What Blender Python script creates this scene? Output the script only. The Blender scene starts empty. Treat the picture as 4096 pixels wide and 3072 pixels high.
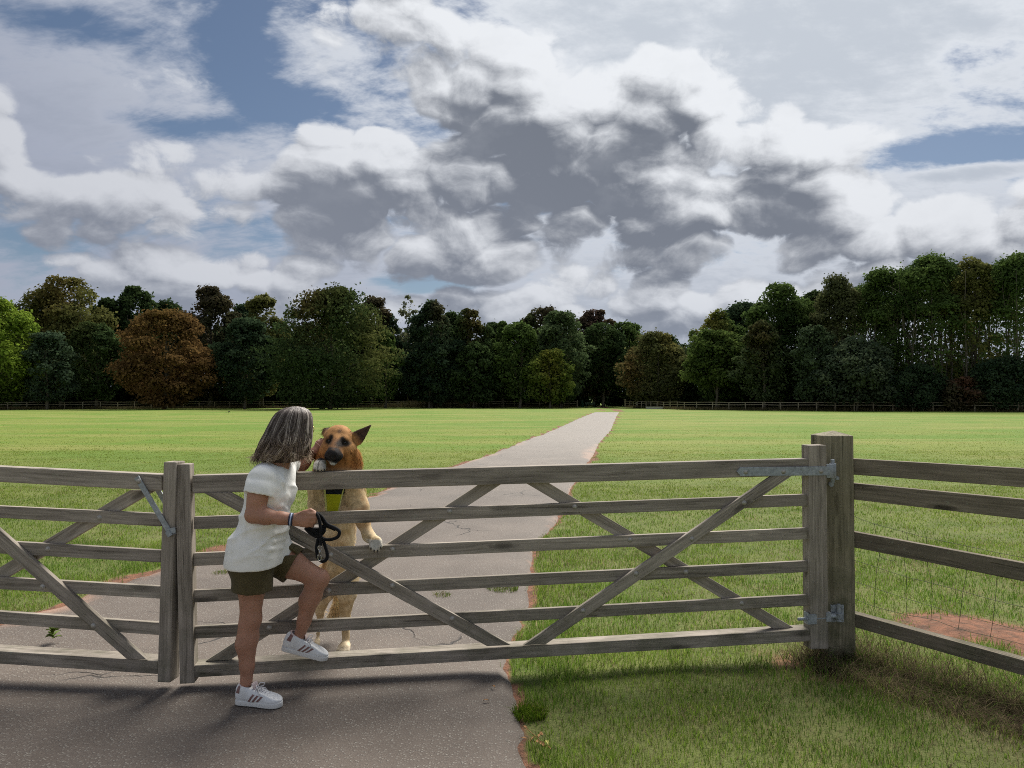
import bpy, math, random
import numpy as np
from mathutils import Vector, Matrix, Euler
R = math.radians
scene = bpy.context.scene
COL = scene.collection
rng = np.random.default_rng(11)
random.seed(5)

# ---------------------------------------------------------------- camera
CAM_H, FPX, PITCH = 1.6, 2840.0, R(1.17)          # focal length in pixels of the 4096 px wide photograph
cam_d = bpy.data.cameras.new('camera')
cam = bpy.data.objects.new('camera', cam_d)
COL.objects.link(cam)
cam.location = (0, 0, CAM_H)
cam.rotation_euler = (math.pi / 2 + PITCH, 0, 0)
cam_d.sensor_width = 36.0
cam_d.lens = 36.0 * FPX / 4096.0
cam_d.clip_start = 0.05
cam_d.clip_end = 4000
scene.camera = cam

# ---------------------------------------------------------------- exposure
scene.view_settings.view_transform = 'Standard'
scene.view_settings.look = 'None'
scene.view_settings.exposure = 0.6
scene.view_settings.gamma = 1.0
scene.view_settings.use_curve_mapping = False
scene.render.engine = 'CYCLES'
scene.cycles.use_denoising = False
scene.cycles.filter_width = 1.0
scene.cycles.max_bounces = 6
scene.cycles.diffuse_bounces = 2
scene.cycles.use_adaptive_sampling = True
scene.cycles.adaptive_threshold = .012
scene.cycles.adaptive_min_samples = 8
scene.cycles.glossy_bounces = 2
scene.cycles.transmission_bounces = 3
scene.cycles.transparent_max_bounces = 6
scene.cycles.caustics_reflective = False
scene.cycles.caustics_refractive = False

SUN_AZ, SUN_EL = R(22), R(50)                     # azimuth to the right of the view direction (+Y)
SUN_DIR = Vector((math.sin(SUN_AZ) * math.cos(SUN_EL), math.cos(SUN_AZ) * math.cos(SUN_EL), math.sin(SUN_EL)))

def raydir(sx, sy):
    """direction of the ray through a pixel of the 4096x3072 photograph, y component 1"""
    a = (sx - 2048) / FPX
    b = -(sy - 1536) / FPX
    y = math.cos(PITCH) - b * math.sin(PITCH)
    z = math.sin(PITCH) + b * math.cos(PITCH)
    return np.array((a / y, 1.0, z / y))

def P(sx, sy, Y):
    d = raydir(sx, sy)
    return np.array((d[0] * Y, Y, CAM_H + d[2] * Y))

def PG(sx, sy, z=0.0):
    d = raydir(sx, sy)
    t = (z - CAM_H) / d[2]
    return np.array((d[0] * t, t, z))

# ---------------------------------------------------------------- node helper
class NT:
    def __init__(s, tree):
        s.t = tree
    def n(s, typ, ins=None, out=0, **props):
        nd = s.t.nodes.new(typ)
        for k, v in props.items():
            setattr(nd, k, v)
        for k, v in (ins or {}).items():
            sock = nd.inputs[k]
            if isinstance(v, bpy.types.NodeSocket):
                s.t.links.new(v, sock)
            else:
                sock.default_value = v
        return nd if out is None else nd.outputs[out]
    def m(s, op, a, b=0.0, c=0.0, clamp=False):
        return s.n('ShaderNodeMath', {0: a, 1: b, 2: c}, operation=op, use_clamp=clamp)
    def vm(s, op, a, b=(0, 0, 0)):
        return s.n('ShaderNodeVectorMath', {0: a, 1: b}, operation=op)
    def length(s, a):
        return s.n('ShaderNodeVectorMath', {0: a}, out='Value', operation='LENGTH')
    def scale(s, a, f):
        return s.n('ShaderNodeVectorMath', {0: a, 'Scale': f}, operation='SCALE')
    def mr(s, v, a, b, c=0.0, d=1.0, kind='SMOOTHSTEP'):
        return s.n('ShaderNodeMapRange', {'Value': v, 1: a, 2: b, 3: c, 4: d}, interpolation_type=kind, clamp=True) if kind == 'LINEAR' else \
            s.n('ShaderNodeMapRange', {'Value': v, 1: a, 2: b, 3: c, 4: d}, interpolation_type=kind)
    def noise(s, vec, scale, detail=4, rough=0.55, lac=2.0, dist=0.0, out=0):
        return s.n('ShaderNodeTexNoise', {'Vector': vec, 'Scale': scale, 'Detail': detail, 'Roughness': rough, 'Lacunarity': lac, 'Distortion': dist}, out=out)
    def mix(s, f, a, b, blend='MIX'):
        nd = s.t.nodes.new('ShaderNodeMix')
        nd.data_type = 'RGBA'; nd.blend_type = blend
        for i, v in ((0, f), (6, a), (7, b)):
            if isinstance(v, bpy.types.NodeSocket):
                s.t.links.new(v, nd.inputs[i])
            else:
                nd.inputs[i].default_value = v if i == 0 else (tuple(v) + (1.0,) if len(v) == 3 else v)
        return nd.outputs[2]
    def link(s, a, b):
        s.t.links.new(a, b)

def srgb(r, g, b):
    f = lambda c: (c / 255) / 12.92 if c / 255 <= 0.04045 else ((c / 255 + 0.055) / 1.055) ** 2.4
    return (f(r), f(g), f(b))
# ---------------------------------------------------------------- sky: Nishita blue behind a high veil and a layer of cumulus
# The cloud fields live on a flat chart of the whole dome (stereographic, centred on the view): q = (x, 1.5 z) / (y + 1.3)
def chart(sx, sy):
    d = raydir(sx, sy); d = d / np.linalg.norm(d)
    return np.array((d[0], 1.5 * d[2])) / (d[1] + 1.3)

def blob_sum(g, q, blobs, start):
    """soft elliptical swellings or hollows: centre x, y and radii in photograph pixels, weight"""
    acc = start
    for (cx, cy, rx, ry, w) in blobs:
        c = chart(cx, cy); ax = abs(chart(cx + 50, cy) - c)[0] * rx / 50; ay = abs(chart(cx, cy + 50) - c)[1] * ry / 50
        v = g.n('ShaderNodeVectorMath', {0: q, 1: (1 / ax, 1 / ay, 0), 2: (-c[0] / ax, -c[1] / ay, 0)}, operation='MULTIPLY_ADD')
        r2 = g.n('ShaderNodeVectorMath', {0: v, 1: v}, out='Value', operation='DOT_PRODUCT')
        f = g.m('SUBTRACT', 1.0, r2, clamp=True)
        acc = g.m('MULTIPLY_ADD', g.m('MULTIPLY', f, f), w, acc)
    return acc

CUMULUS = [
    (2380, 590, 820, 400, .95), (2720, 300, 330, 290, .50), (2130, 330, 360, 260, .52), (1800, 420, 300, 230, .34), (2900, 880, 800, 220, .62),
    (1430, 640, 430, 330, .56), (1500, 820, 620, 300, .48), (1850, 1000, 560, 200, .42), (3700, 980, 700, 170, .52), (3230, 620, 270, 280, .50), (3420, 780, 250, 220, .40),
    (380, 760, 560, 210, .42), (-60, 540, 270, 290, .46), (300, 1060, 700, 170, .36), (1050, 1090, 600, 130, .36), (2500, 1180, 1400, 190, .34), (1500, 60, 460, 190, .22),
    (960, 230, 280, 400, -.30), (250, 110, 700, 260, -.40), (3820, 640, 560, 170, -.7), (3650, 230, 800, 360, -.5), (1720, 1130, 300, 80, -.3), (2020, 880, 90, 220, -.15), (2230, 800, 330, 220, .32),
    (2330, 30, 520, 150, -.35), (3010, 280, 220, 300, -.30), (700, 480, 330, 120, -.2)]
VEIL = [
    (960, 230, 240, 420, -.27), (230, 90, 520, 130, -.20), (700, 500, 330, 90, -.28), (1180, 420, 280, 140, -.28), (3830, 610, 620, 120, -.40),
    (3860, 220, 260, 110, -.24), (1720, 1130, 330, 90, -.34), (3300, 200, 1200, 480, .22), (2300, 100, 1000, 300, .20), (330, 420, 800, 320, .18), (3900, 690, 380, 50, .36), (2030, 880, 110, 170, -.15)]

def n2d(g, q, scale, detail, rough=.55, out=0):
    return g.n('ShaderNodeTexNoise', {'Vector': q, 'Scale': scale, 'Detail': detail, 'Roughness': rough, 'Lacunarity': 2.1}, out=out, noise_dimensions='2D')
def vor2d(g, q, scale):
    return g.n('ShaderNodeTexVoronoi', {'Vector': q, 'Scale': scale}, out=0, voronoi_dimensions='2D', feature='F1')

def density(g, q, bias, fine):
    """cumulus: broad masses plus rounded heads of three sizes"""
    wv = g.vm('SUBTRACT', n2d(g, q, 16.0, 2, .6, out=1), (.5, .5, .5))
    pw = g.n('ShaderNodeVectorMath', {0: wv, 1: (.030, .030, 0), 2: q}, operation='MULTIPLY_ADD')
    d = mac = g.m('MULTIPLY_ADD', n2d(g, q, 8.0, 5 if fine else 2, .55), .85, bias)
    a = vor2d(g, pw, 17.0)
    d = g.m('SUBTRACT', d, g.m('MULTIPLY', g.m('MULTIPLY', a, a), .62))
    b = vor2d(g, pw, 41.0)
    d = g.m('SUBTRACT', d, g.m('MULTIPLY', g.m('MULTIPLY', b, b), .40))
    if fine:
        d = g.m('MULTIPLY_ADD', n2d(g, pw, 85.0, 4, .65), .22, d)
    return d, mac

def build_world():
    w = bpy.data.worlds.new('World')
    scene.world = w
    w.use_nodes = True
    w.node_tree.nodes.clear()
    g = NT(w.node_tree)
    tc = g.n('ShaderNodeTexCoord', out='Generated')
    sp = g.n('ShaderNodeSeparateXYZ', {0: tc}, out=None)
    x, y, z = sp.outputs
    k = g.m('ADD', y, 1.3)
    q = g.n('ShaderNodeCombineXYZ', {0: g.m('DIVIDE', x, k), 1: g.m('DIVIDE', g.m('MULTIPLY', z, 1.5), k), 2: 0.0})
    sky = g.n('ShaderNodeTexSky', {}, sky_type='NISHITA', sun_disc=False, sun_elevation=SUN_EL, sun_rotation=SUN_AZ, altitude=60, air_density=1.0, dust_density=.6, ozone_density=1.6)
    blue = g.scale(sky, .058)
    # how near the sun a piece of sky stands: cloud scatters light forward, and cloud opposite the sun is lit from the front
    sd = g.n('ShaderNodeVectorMath', {0: tc, 1: tuple(SUN_DIR)}, out='Value', operation='DOT_PRODUCT')
    near = g.mr(sd, .52, .96)
    back = g.mr(sd, -.75, .30, 1.0, 0.0)
    # high veil on a plane far above
    zz = g.m('ADD', g.m('MAXIMUM', z, 0.0), .30)
    pl = g.n('ShaderNodeCombineXYZ', {0: g.m('DIVIDE', x, zz), 1: g.m('DIVIDE', y, zz), 2: 0.0})
    pl = g.n('ShaderNodeMapping', {'Vector': pl, 'Rotation': (0, 0, R(24)), 'Scale': (1.0, 1.7, 1.0)})
    wv = g.vm('SUBTRACT', n2d(g, pl, 1.5, 3, .5, out=1), (.5, .5, .5))
    plw = g.n('ShaderNodeVectorMath', {0: wv, 1: (.5, .5, 0), 2: pl}, operation='MULTIPLY_ADD')
    n1 = n2d(g, plw, 1.5, 7, .62)
    n2 = n2d(g, pl, 13.0, 4, .62)
    dv = g.m('ADD', g.m('MULTIPLY', n1, .9), g.m('MULTIPLY', n2, g.m('MULTIPLY_ADD', near, .26, .16)))
    dv = g.m('ADD', blob_sum(g, q, VEIL, dv), g.mr(z, 0.0, .25, .35, 0.0))
    av = g.mr(dv, .40, .68, 0.0, .97)
    tv = g.mr(dv, .52, .95)
    vcol = g.mix(tv, g.mix(near, srgb(164, 170, 186), srgb(230, 234, 239)), g.mix(near, srgb(150, 157, 173), srgb(196, 203, 212)))
    vcol = g.mix(back, vcol, srgb(226, 228, 232))
    col = g.mix(av, blue, vcol)
    # cumulus: density here, and a little way towards the light, which tells bright heads from shaded bodies
    off1, off2 = (.0035, .0090, 0), (.011, .028, 0)
    q1, q2 = g.vm('ADD', q, off1), g.vm('ADD', q, off2)
    base = g.mr(z, 0.0, .28, -.44 + .12, -.44)
    b0 = blob_sum(g, q, CUMULUS, base)
    b2 = blob_sum(g, q2, CUMULUS, base)
    d0, _m = density(g, q, b0, True)
    d1, _m = density(g, q1, g.m('MULTIPLY_ADD', g.m('SUBTRACT', b2, b0), .32, b0), True)
    d2, mac2 = density(g, q2, b2, False)
    ac = g.mr(d0, -.05, .13)
    slope = g.m('MULTIPLY_ADD', g.m('SUBTRACT', d0, d1), 1.7, g.m('MULTIPLY', g.m('SUBTRACT', d0, d2), .45))
    deep = g.m('ADD', g.m('MULTIPLY', d1, .32), g.m('MULTIPLY', mac2, .68))
    shade = g.m('SUBTRACT', g.m('MULTIPLY', g.m('ADD', deep, .06), 3.4), g.m('MULTIPLY', slope, 2.7))
    f = g.mr(shade, -1.0, 2.65)
    f = g.m('ADD', f, g.m('MULTIPLY', g.m('SUBTRACT', n2d(g, q, 30.0, 4, .6), .5), .20), clamp=True)
    lit = g.mix(back, g.mix(near, srgb(200, 203, 210), srgb(233, 236, 240)), srgb(242, 243, 245))
    dark = g.mix(back, g.mix(near, srgb(130, 136, 149), srgb(112, 118, 129)), srgb(176, 181, 190))
    ccol = g.mix(f, lit, dark)
    ccol = g.mix(g.mr(z, .0, .20, .42, 0.0), ccol, srgb(158, 169, 187))        # blue air low above the horizon
    col = g.mix(ac, col, ccol)
    col = g.mix(g.mr(z, -.06, -.01, 1.0, 0.0), col, (.06, .075, .05))            # below the horizon: dull ground
    bg = g.n('ShaderNodeBackground', {'Color': col, 'Strength': .70})
    out = g.n('ShaderNodeOutputWorld', out=None)
    g.link(bg, out.inputs[0])
    w.cycles.sampling_method = 'NONE'

build_world()
sun_d = bpy.data.lights.new('sun', 'SUN')
sun_d.energy = 4.2
sun_d.angle = R(34)
sun_d.color = (1.0, .955, .88)
sun = bpy.data.objects.new('sun', sun_d)
COL.objects.link(sun)
sun.location = (20, 20, 40)
sun.rotation_euler = SUN_DIR.to_track_quat('Z', 'Y').to_euler()
# ---------------------------------------------------------------- mesh helpers
def np_mesh(name, V, F, smooth=False, attrs=None):
    """V (n,3), F (m,3) or (m,4) index array -> mesh; attrs: name -> per-vertex float (n,) or colour (n,3)"""
    me = bpy.data.meshes.new(name)
    V = np.ascontiguousarray(V, dtype=np.float32)
    F = np.ascontiguousarray(F, dtype=np.int32)
    k = F.shape[1]
    me.vertices.add(len(V)); me.vertices.foreach_set('co', V.ravel())
    me.loops.add(F.size); me.loops.foreach_set('vertex_index', F.ravel())
    me.polygons.add(len(F))
    me.polygons.foreach_set('loop_start', np.arange(0, F.size, k, dtype=np.int32))
    me.polygons.foreach_set('loop_total', np.full(len(F), k, dtype=np.int32))
    if smooth:
        me.polygons.foreach_set('use_smooth', np.ones(len(F), dtype=bool))
    for an, a in (attrs or {}).items():
        a = np.asarray(a, dtype=np.float32)
        if a.ndim == 1:
            at = me.attributes.new(an, 'FLOAT', 'POINT'); at.data.foreach_set('value', a)
        else:
            at = me.attributes.new(an, 'FLOAT_COLOR', 'POINT')
            c = np.ones((len(a), 4), np.float32); c[:, :3] = a
            at.data.foreach_set('color', c.ravel())
    me.update(calc_edges=True)
    me.validate(verbose=False)
    return me

def obj(name, me, mat=None, parent=None, mw=None, **tags):
    o = bpy.data.objects.new(name, me)
    COL.objects.link(o)
    if mat is not None and me is not None and not me.materials:
        me.materials.append(mat)
    if parent is not None:
        o.parent = parent
    if mw is not None:
        o.matrix_local = mw
    for k, v in tags.items():
        if v is not None:
            o[k] = v
    return o

def thing(name, label, category, loc=(0, 0, 0), group=None):
    o = bpy.data.objects.new(name, None)
    COL.objects.link(o)
    o.location = loc
    o.empty_display_size = .2
    o['label'] = label; o['category'] = category
    if group:
        o['group'] = group
    return o

class MB:
    """collects polygons of any size and builds one mesh"""
    def __init__(s):
        s.v, s.f = [], []
    def add(s, V, F):
        b = len(s.v)
        s.v += [tuple(map(float, p)) for p in V]
        s.f += [tuple(i + b for i in f) for f in F]
    def box(s, c, size, M=None):
        c = np.array(c, float); h = np.array(size, float) / 2
        V = [np.array((x, y, z)) * h for x in (-1, 1) for y in (-1, 1) for z in (-1, 1)]
        if M is not None:
            V = [np.array(M @ Vector(p)) for p in V]
        V = [p + c for p in V]
        s.add(V, [(0, 1, 3, 2), (4, 6, 7, 5), (0, 4, 5, 1), (2, 3, 7, 6), (0, 2, 6, 4), (1, 5, 7, 3)])
    def tube(s, pts, rad, n=8, caps=True, up=None):
        pts = [np.array(p, float) for p in pts]
        rad = [rad] * len(pts) if np.isscalar(rad) else list(rad)
        V, F = [], []
        ref = np.array((0.31, 0.22, 0.92)) if up is None else np.array(up, float)
        t0 = pts[1] - pts[0]
        u = np.cross(t0, ref); u /= max(np.linalg.norm(u), 1e-9)
        for i, p in enumerate(pts):
            a = pts[max(i - 1, 0)]; b = pts[min(i + 1, len(pts) - 1)]
            t = b - a; t /= max(np.linalg.norm(t), 1e-9)
            u = u - t * np.dot(u, t); u /= max(np.linalg.norm(u), 1e-9)
            w = np.cross(t, u)
            for k in range(n):
                an = 2 * math.pi * k / n
                V.append(p + rad[i] * (math.cos(an) * u + math.sin(an) * w))
        for i in range(len(pts) - 1):
            for k in range(n):
                k2 = (k + 1) % n
                F.append((i * n + k, i * n + k2, (i + 1) * n + k2, (i + 1) * n + k))
        if caps:
            F.append(tuple(reversed(range(n)))); F.append(tuple(range((len(pts) - 1) * n, len(pts) * n)))
        s.add(V, F)
    def lathe(s, prof, n=16, M=None):
        """prof: list of (radius, z)"""
        V, F = [], []
        for r, z in prof:
            for k in range(n):
                an = 2 * math.pi * k / n
                p = Vector((r * math.cos(an), r * math.sin(an), z))
                V.append(np.array(M @ p) if M is not None else np.array(p))
        for i in range(len(prof) - 1):
            for k in range(n):
                k2 = (k + 1) % n
                F.append((i * n + k, i * n + k2, (i + 1) * n + k2, (i + 1) * n + k))
        F.append(tuple(reversed(range(n)))); F.append(tuple(range((len(prof) - 1) * n, len(prof) * n)))
        s.add(V, F)
    def prism(s, poly, axis, M=None):
        """poly: list of 3D points (planar), extruded by the vector axis"""
        poly = [np.array(p, float) for p in poly]; ax = np.array(axis, float); n = len(poly)
        V = poly + [p + ax for p in poly]
        F = [tuple(range(n)), tuple(reversed(range(n, 2 * n)))] + [(i + n, (i + 1) % n + n, (i + 1) % n, i) for i in range(n)]
        s.add(V, F)
    def mesh(s, name, smooth=False, bevel=0.0, seg=1):
        me = bpy.data.meshes.new(name)
        me.from_pydata(s.v, [], s.f)
        import bmesh
        bm = bmesh.new(); bm.from_mesh(me)
        bmesh.ops.recalc_face_normals(bm, faces=bm.faces)
        if bevel > 0:
            eds = [e for e in bm.edges if len(e.link_faces) == 2 and e.calc_face_angle(0) > .5]
            bmesh.ops.bevel(bm, geom=eds, offset=bevel, segments=seg, affect='EDGES', profile=.6)
        bm.to_mesh(me); bm.free()
        if smooth:
            for p in me.polygons:
                p.use_smooth = True
        return me

def vnoise(p, scale, seed=0, octaves=4):
    """value noise on (n,2) points, about -1..1"""
    p = np.asarray(p, float) * scale
    out = np.zeros(len(p)); amp = 1.0; tot = 0
    for o in range(octaves):
        i = np.floor(p).astype(np.int64); f = p - i; f = f * f * (3 - 2 * f)
        def h(ix, iy):
            n = (ix * 374761393 + iy * 668265263 + (seed + o * 17) * 1442695041) & 0xffffffff
            n = ((n ^ (n >> 13)) * 1274126177) & 0xffffffff
            n = n ^ (n >> 16)
            return (n & 0xffff) / 32767.5 - 1
        a = h(i[:, 0], i[:, 1]); b = h(i[:, 0] + 1, i[:, 1]); c = h(i[:, 0], i[:, 1] + 1); d = h(i[:, 0] + 1, i[:, 1] + 1)
        out += amp * ((a * (1 - f[:, 0]) + b * f[:, 0]) * (1 - f[:, 1]) + (c * (1 - f[:, 0]) + d * f[:, 0]) * f[:, 1])
        tot += amp; amp *= .55; p = p * 2.03 + 11.3
    return out / tot

# ---------------------------------------------------------------- materials
def new_mat(name):
    m = bpy.data.materials.new(name)
    m.use_nodes = True
    m.node_tree.nodes.clear()
    g = NT(m.node_tree)
    out = m.node_tree.nodes.new('ShaderNodeOutputMaterial')
    return m, g, out

def principled(g, out, col, rough=.7, spec=.3, metal=0.0, normal=None, **extra):
    ins = {'Base Color': col if isinstance(col, bpy.types.NodeSocket) else tuple(col) + (1,), 'Roughness': rough, 'Specular IOR Level': spec, 'Metallic': metal}
    if normal is not None:
        ins['Normal'] = normal
    ins.update(extra)
    b = g.n('ShaderNodeBsdfPrincipled', ins)
    g.link(b, out.inputs['Surface'])
    return b

def bump(g, h, strength=.5, dist=.01):
    return g.n('ShaderNodeBump', {'Height': h, 'Strength': strength, 'Distance': dist})

def plain_mat(name, col, rough=.6, spec=.3, metal=0.0, var=.12, scale=30.0, bstr=.15):
    m, g, out = new_mat(name)
    tc = g.n('ShaderNodeTexCoord', out='Object')
    n = g.noise(tc, scale, 4, .6)
    c = g.mix(g.mr(n, .3, .7, 0, 1, 'LINEAR'), tuple(x * (1 - var) for x in col), tuple(min(1, x * (1 + var)) for x in col))
    principled(g, out, c, rough, spec, metal, bump(g, n, bstr, .004))
    return m

def wood_mat(name, light, dark, algae=0.0, grain=1.0):
    """weathered timber, grain along local X"""
    m, g, out = new_mat(name)
    tc = g.n('ShaderNodeTexCoord', out='Object')
    rnd = g.n('ShaderNodeObjectInfo', out='Random')
    off = g.n('ShaderNodeCombineXYZ', {0: g.m('MULTIPLY', rnd, 37.0), 1: g.m('MULTIPLY', rnd, 91.0), 2: g.m('MULTIPLY', rnd, 53.0)})
    v = g.vm('ADD', tc, off)
    # knots bend the grain
    kn = g.n('ShaderNodeTexVoronoi', {'Vector': g.vm('MULTIPLY', v, (1.0, 4.0, 4.0)), 'Scale': 2.2}, feature='F1')
    kf = g.mr(kn, .04, .26, 1.0, 0.0)
    warp = g.noise(g.vm('MULTIPLY', v, (1.4, 5.0, 5.0)), 1.6, 2, .5, out=1)
    vw = g.vm('ADD', v, g.scale(g.vm('SUBTRACT', warp, (.5, .5, .5)), .035))
    vw = g.vm('ADD', vw, g.n('ShaderNodeCombineXYZ', {0: 0.0, 1: g.m('MULTIPLY', kf, .022), 2: g.m('MULTIPLY', kf, .022)}))
    n1 = g.noise(g.vm('MULTIPLY', vw, (1.1, 55.0, 55.0)), 1.6 * grain, 4, .65)
    n2 = g.noise(g.vm('MULTIPLY', vw, (2.2, 14.0, 14.0)), 1.2, 3, .55)
    n3 = g.noise(v, 3.0, 4, .6)
    f = g.m('ADD', g.m('MULTIPLY', n1, .62), g.m('MULTIPLY', n2, .45))
    c = g.mix(g.mr(f, .36, .70, 0, 1, 'LINEAR'), dark, light)
    c = g.mix(g.m('MULTIPLY', kf, .75), c, tuple(x * .35 for x in dark))
    c = g.mix(g.mr(n3, .42, .75, 0, .45), c, tuple(x * .62 for x in light))
    hsv = g.n('ShaderNodeHueSaturation', {'Color': c, 'Value': g.mr(rnd, 0, 1, .86, 1.14, 'LINEAR'), 'Saturation': 1.0})
    c = hsv
    if algae > 0:
        pos = g.n('ShaderNodeNewGeometry', out='Position')
        z = g.n('ShaderNodeSeparateXYZ', {0: pos}, out=2)
        n4 = g.noise(pos, 7.0, 5, .65)
        am = g.m('MULTIPLY', g.mr(z, .05, .95, 1.0, .12), g.mr(n4, .36, .66))
        c = g.mix(g.m('MULTIPLY', am, algae), c, (.066, .074, .034))
    # drying splits and grey-green lichen spots
    sp_ = g.noise(g.vm('MULTIPLY', vw, (.9, 70.0, 70.0)), 1.0, 2, .5)
    spm = g.m('MULTIPLY', g.mr(sp_, .64, .70), g.mr(g.noise(v, 1.7, 2, .5), .45, .6))
    c = g.mix(g.m('MULTIPLY', spm, .5), c, tuple(x * .25 for x in dark))
    li = g.m('MULTIPLY', g.mr(g.noise(v, 38.0, 3, .6), .60, .72), g.mr(g.noise(v, 2.3, 3, .6), .48, .66))
    c = g.mix(g.m('MULTIPLY', li, .5), c, (.30, .32, .24))
    h = g.m('SUBTRACT', g.m('ADD', g.m('MULTIPLY', n1, .7), g.m('MULTIPLY', n2, .3)), spm)
    principled(g, out, c, .86, .18, 0.0, bump(g, h, .55, .004))
    return m

def leaf_mat(name, trans=.35):
    m, g, out = new_mat(name)
    c = g.n('ShaderNodeAttribute', {}, out='Color', attribute_name='Col')
    d = g.n('ShaderNodeBsdfDiffuse', {'Color': c})
    t = g.n('ShaderNodeBsdfTranslucent', {'Color': c})
    s = g.n('ShaderNodeMixShader', {0: trans, 1: d, 2: t})
    g.link(s, out.inputs['Surface'])
    return m
# ---------------------------------------------------------------- ground, path, earth
# path edges (x) against distance (y), read off the photograph
PL = np.array([(-4.2, -6), (-4.0, 0), (-3.85, 3), (-3.72, 4.6), (-3.44, 5.5), (-3.28, 6.6), (-3.0, 7.5), (-2.75, 9), (-2.2, 12.3), (-1.45, 16), (-.75, 19.5), (.4, 26), (1.95, 35), (5.9, 60), (11.2, 92), (14.6, 116), (17.5, 140), (22, 175)], float)
PR = np.array([(.20, -6), (.20, 0), (.13, 3.0), (.02, 3.7), (-.02, 4.4), (.06, 5.0), (.18, 6.3), (.22, 7.5), (.55, 9), (1.0, 12.3), (1.75, 17), (2.2, 19.5), (3.2, 26), (4.85, 35), (8.75, 60), (14.0, 92), (17.2, 116), (20.3, 140), (25, 175)], float)
def path_left(y):
    y = np.asarray(y, float)
    x = np.interp(y, PL[:, 1], PL[:, 0])
    return x + .09 * vnoise(np.stack([y * 0 + 3.3, y], 1), 1.1, 3) + .10 * vnoise(np.stack([y * 0 + 1.3, y], 1), 4.0, 8, 3)
def path_right(y):
    y = np.asarray(y, float)
    x = np.interp(y, PR[:, 1], PR[:, 0])
    near = np.clip((9 - y) / 6, 0.35, 1)
    return x + near * (.07 * vnoise(np.stack([y * 0 + 7.3, y], 1), 1.3, 4) + .08 * vnoise(np.stack([y * 0 + 5.3, y], 1), 4.0, 9, 3))

def graded(lo, hi, a, b, fine, grow=1.12):
    """coordinates from lo to hi, spacing fine between a and b and growing outside"""
    xs = list(np.arange(a, b + 1e-6, fine))
    s = fine; x = xs[-1]
    while x < hi:
        s = min(s * grow, 60); x += s; xs.append(x)
    s = fine; x = xs[0]; left = []
    while x > lo:
        s = min(s * grow, 60); x -= s; left.append(x)
    return np.array(left[::-1] + xs)

def ditch(x, y):
    """shallow ditch in front of the right-hand rail fence, red bank behind it"""
    d = (np.asarray(y) - 4.55) * .59 + (np.asarray(x) - 2.12) * .81      # signed distance to the fence line, + behind
    al = (np.asarray(x) - 2.12) * .59 - (np.asarray(y) - 4.55) * .81     # along the fence, from the post towards the camera
    m = 1 / (1 + np.exp(-(al + .05) * 9))
    return d, al, m

def ground_z(x, y):
    x = np.asarray(x, float); y = np.asarray(y, float)
    q = np.stack([x, y], 1)
    z = .018 * vnoise(q, 1.1, 21) + .05 * vnoise(q, .12, 22) * np.clip((y - 9) / 12, 0, 1)
    d, al, m = ditch(x, y)
    z = z - .13 * m * np.exp(-((d + .16) / .20) ** 2) + .05 * m * np.exp(-((d - .95) / .35) ** 2)
    pl = path_left(y); pr = path_right(y)
    inside = np.clip((x - pl) / .12, 0, 1) * np.clip((pr - x) / .12, 0, 1)
    z = z * (1 - np.clip((x - pl + .4) / .4, 0, 1) * np.clip((pr - x + .4) / .4, 0, 1))
    return z - .03 * inside

def ground_attrs(x, y):
    """dirt 0..1 (bare red earth), dry 0..1 (straw-coloured patches)"""
    q = np.stack([x, y], 1)
    pl = path_left(y); pr = path_right(y)
    dl = pl - x; dr = x - pr                                   # distance outside the path
    n = vnoise(q, 1.6, 31); n2 = vnoise(q, 5.0, 32)
    wl = np.interp(y, [3, 5, 7, 12, 20, 60], [.4, .5, .32, .16, .22, .05]) * np.clip(.55 + 1.9 * n, .05, 2)
    wr = np.interp(y, [3, 5, 7, 9, 12, 19, 22, 60], [.03, .03, .07, .24, .05, .30, .04, .03]) * np.clip(.55 + 1.9 * n, .05, 2)
    dirt = np.maximum(np.clip(1.3 - dl / np.maximum(wl, .02), 0, 1) * (dl > -.5), np.clip(1.3 - dr / np.maximum(wr, .02), 0, 1) * (dr > -.5))
    d, al, m = ditch(x, y)
    bank = m * np.exp(-((d - .95) / .42) ** 2) * np.clip(1.1 + n + .6 * n2, 0, 1) * 1.8
    bank = np.maximum(bank, m * .62 * np.exp(-((d + .14) / .17) ** 2))
    gate = np.exp(-(((x - 1.75) / .5) ** 2 + ((y - 4.3) / .30) ** 2)) * .9 * np.clip(.6 + n2, 0, 1)
    bare = np.clip((vnoise(q, .75, 37) - .40) * 4, 0, 1) * np.clip((y - 5.5) / 1.5, 0, 1) * np.clip((13 - y) / 4, 0, 1) * .55
    bank = np.maximum(np.maximum(bank, gate), bare)
    dry = np.clip(.5 + 1.0 * vnoise(q, .45, 33), 0, 1) * np.clip(.5 + 1.2 * n2, 0, 1)
    near = np.exp(-(((x - 1.7) / 1.3) ** 2 + ((y - 3.6) / .8) ** 2)) * .55 * np.clip(.6 + .8 * n, 0, 1)
    strip = m * np.exp(-((d + .25) / .35) ** 2)
    return np.maximum(dirt, bank), np.clip(.65 * dry + near + strip, 0, 1)

def make_ground():
    xs = graded(-1100, 1100, -5.0, 5.0, .075)
    ys = graded(-40, 1500, 2.2, 11.0, .075)
    X, Y = np.meshgrid(xs, ys)
    x, y = X.ravel(), Y.ravel()
    z = ground_z(x, y)
    far = np.hypot(x, y) > 320
    z[far] = -.2
    dirt, dry = ground_attrs(x, y)
    nx, ny = len(xs), len(ys)
    i = np.arange(nx * ny).reshape(ny, nx)
    F = np.stack([i[:-1, :-1].ravel(), i[:-1, 1:].ravel(), i[1:, 1:].ravel(), i[1:, :-1].ravel()], 1)
    return np_mesh('ground', np.stack([x, y, z], 1), F, True, {'dirt': dirt, 'dry': dry})

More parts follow.
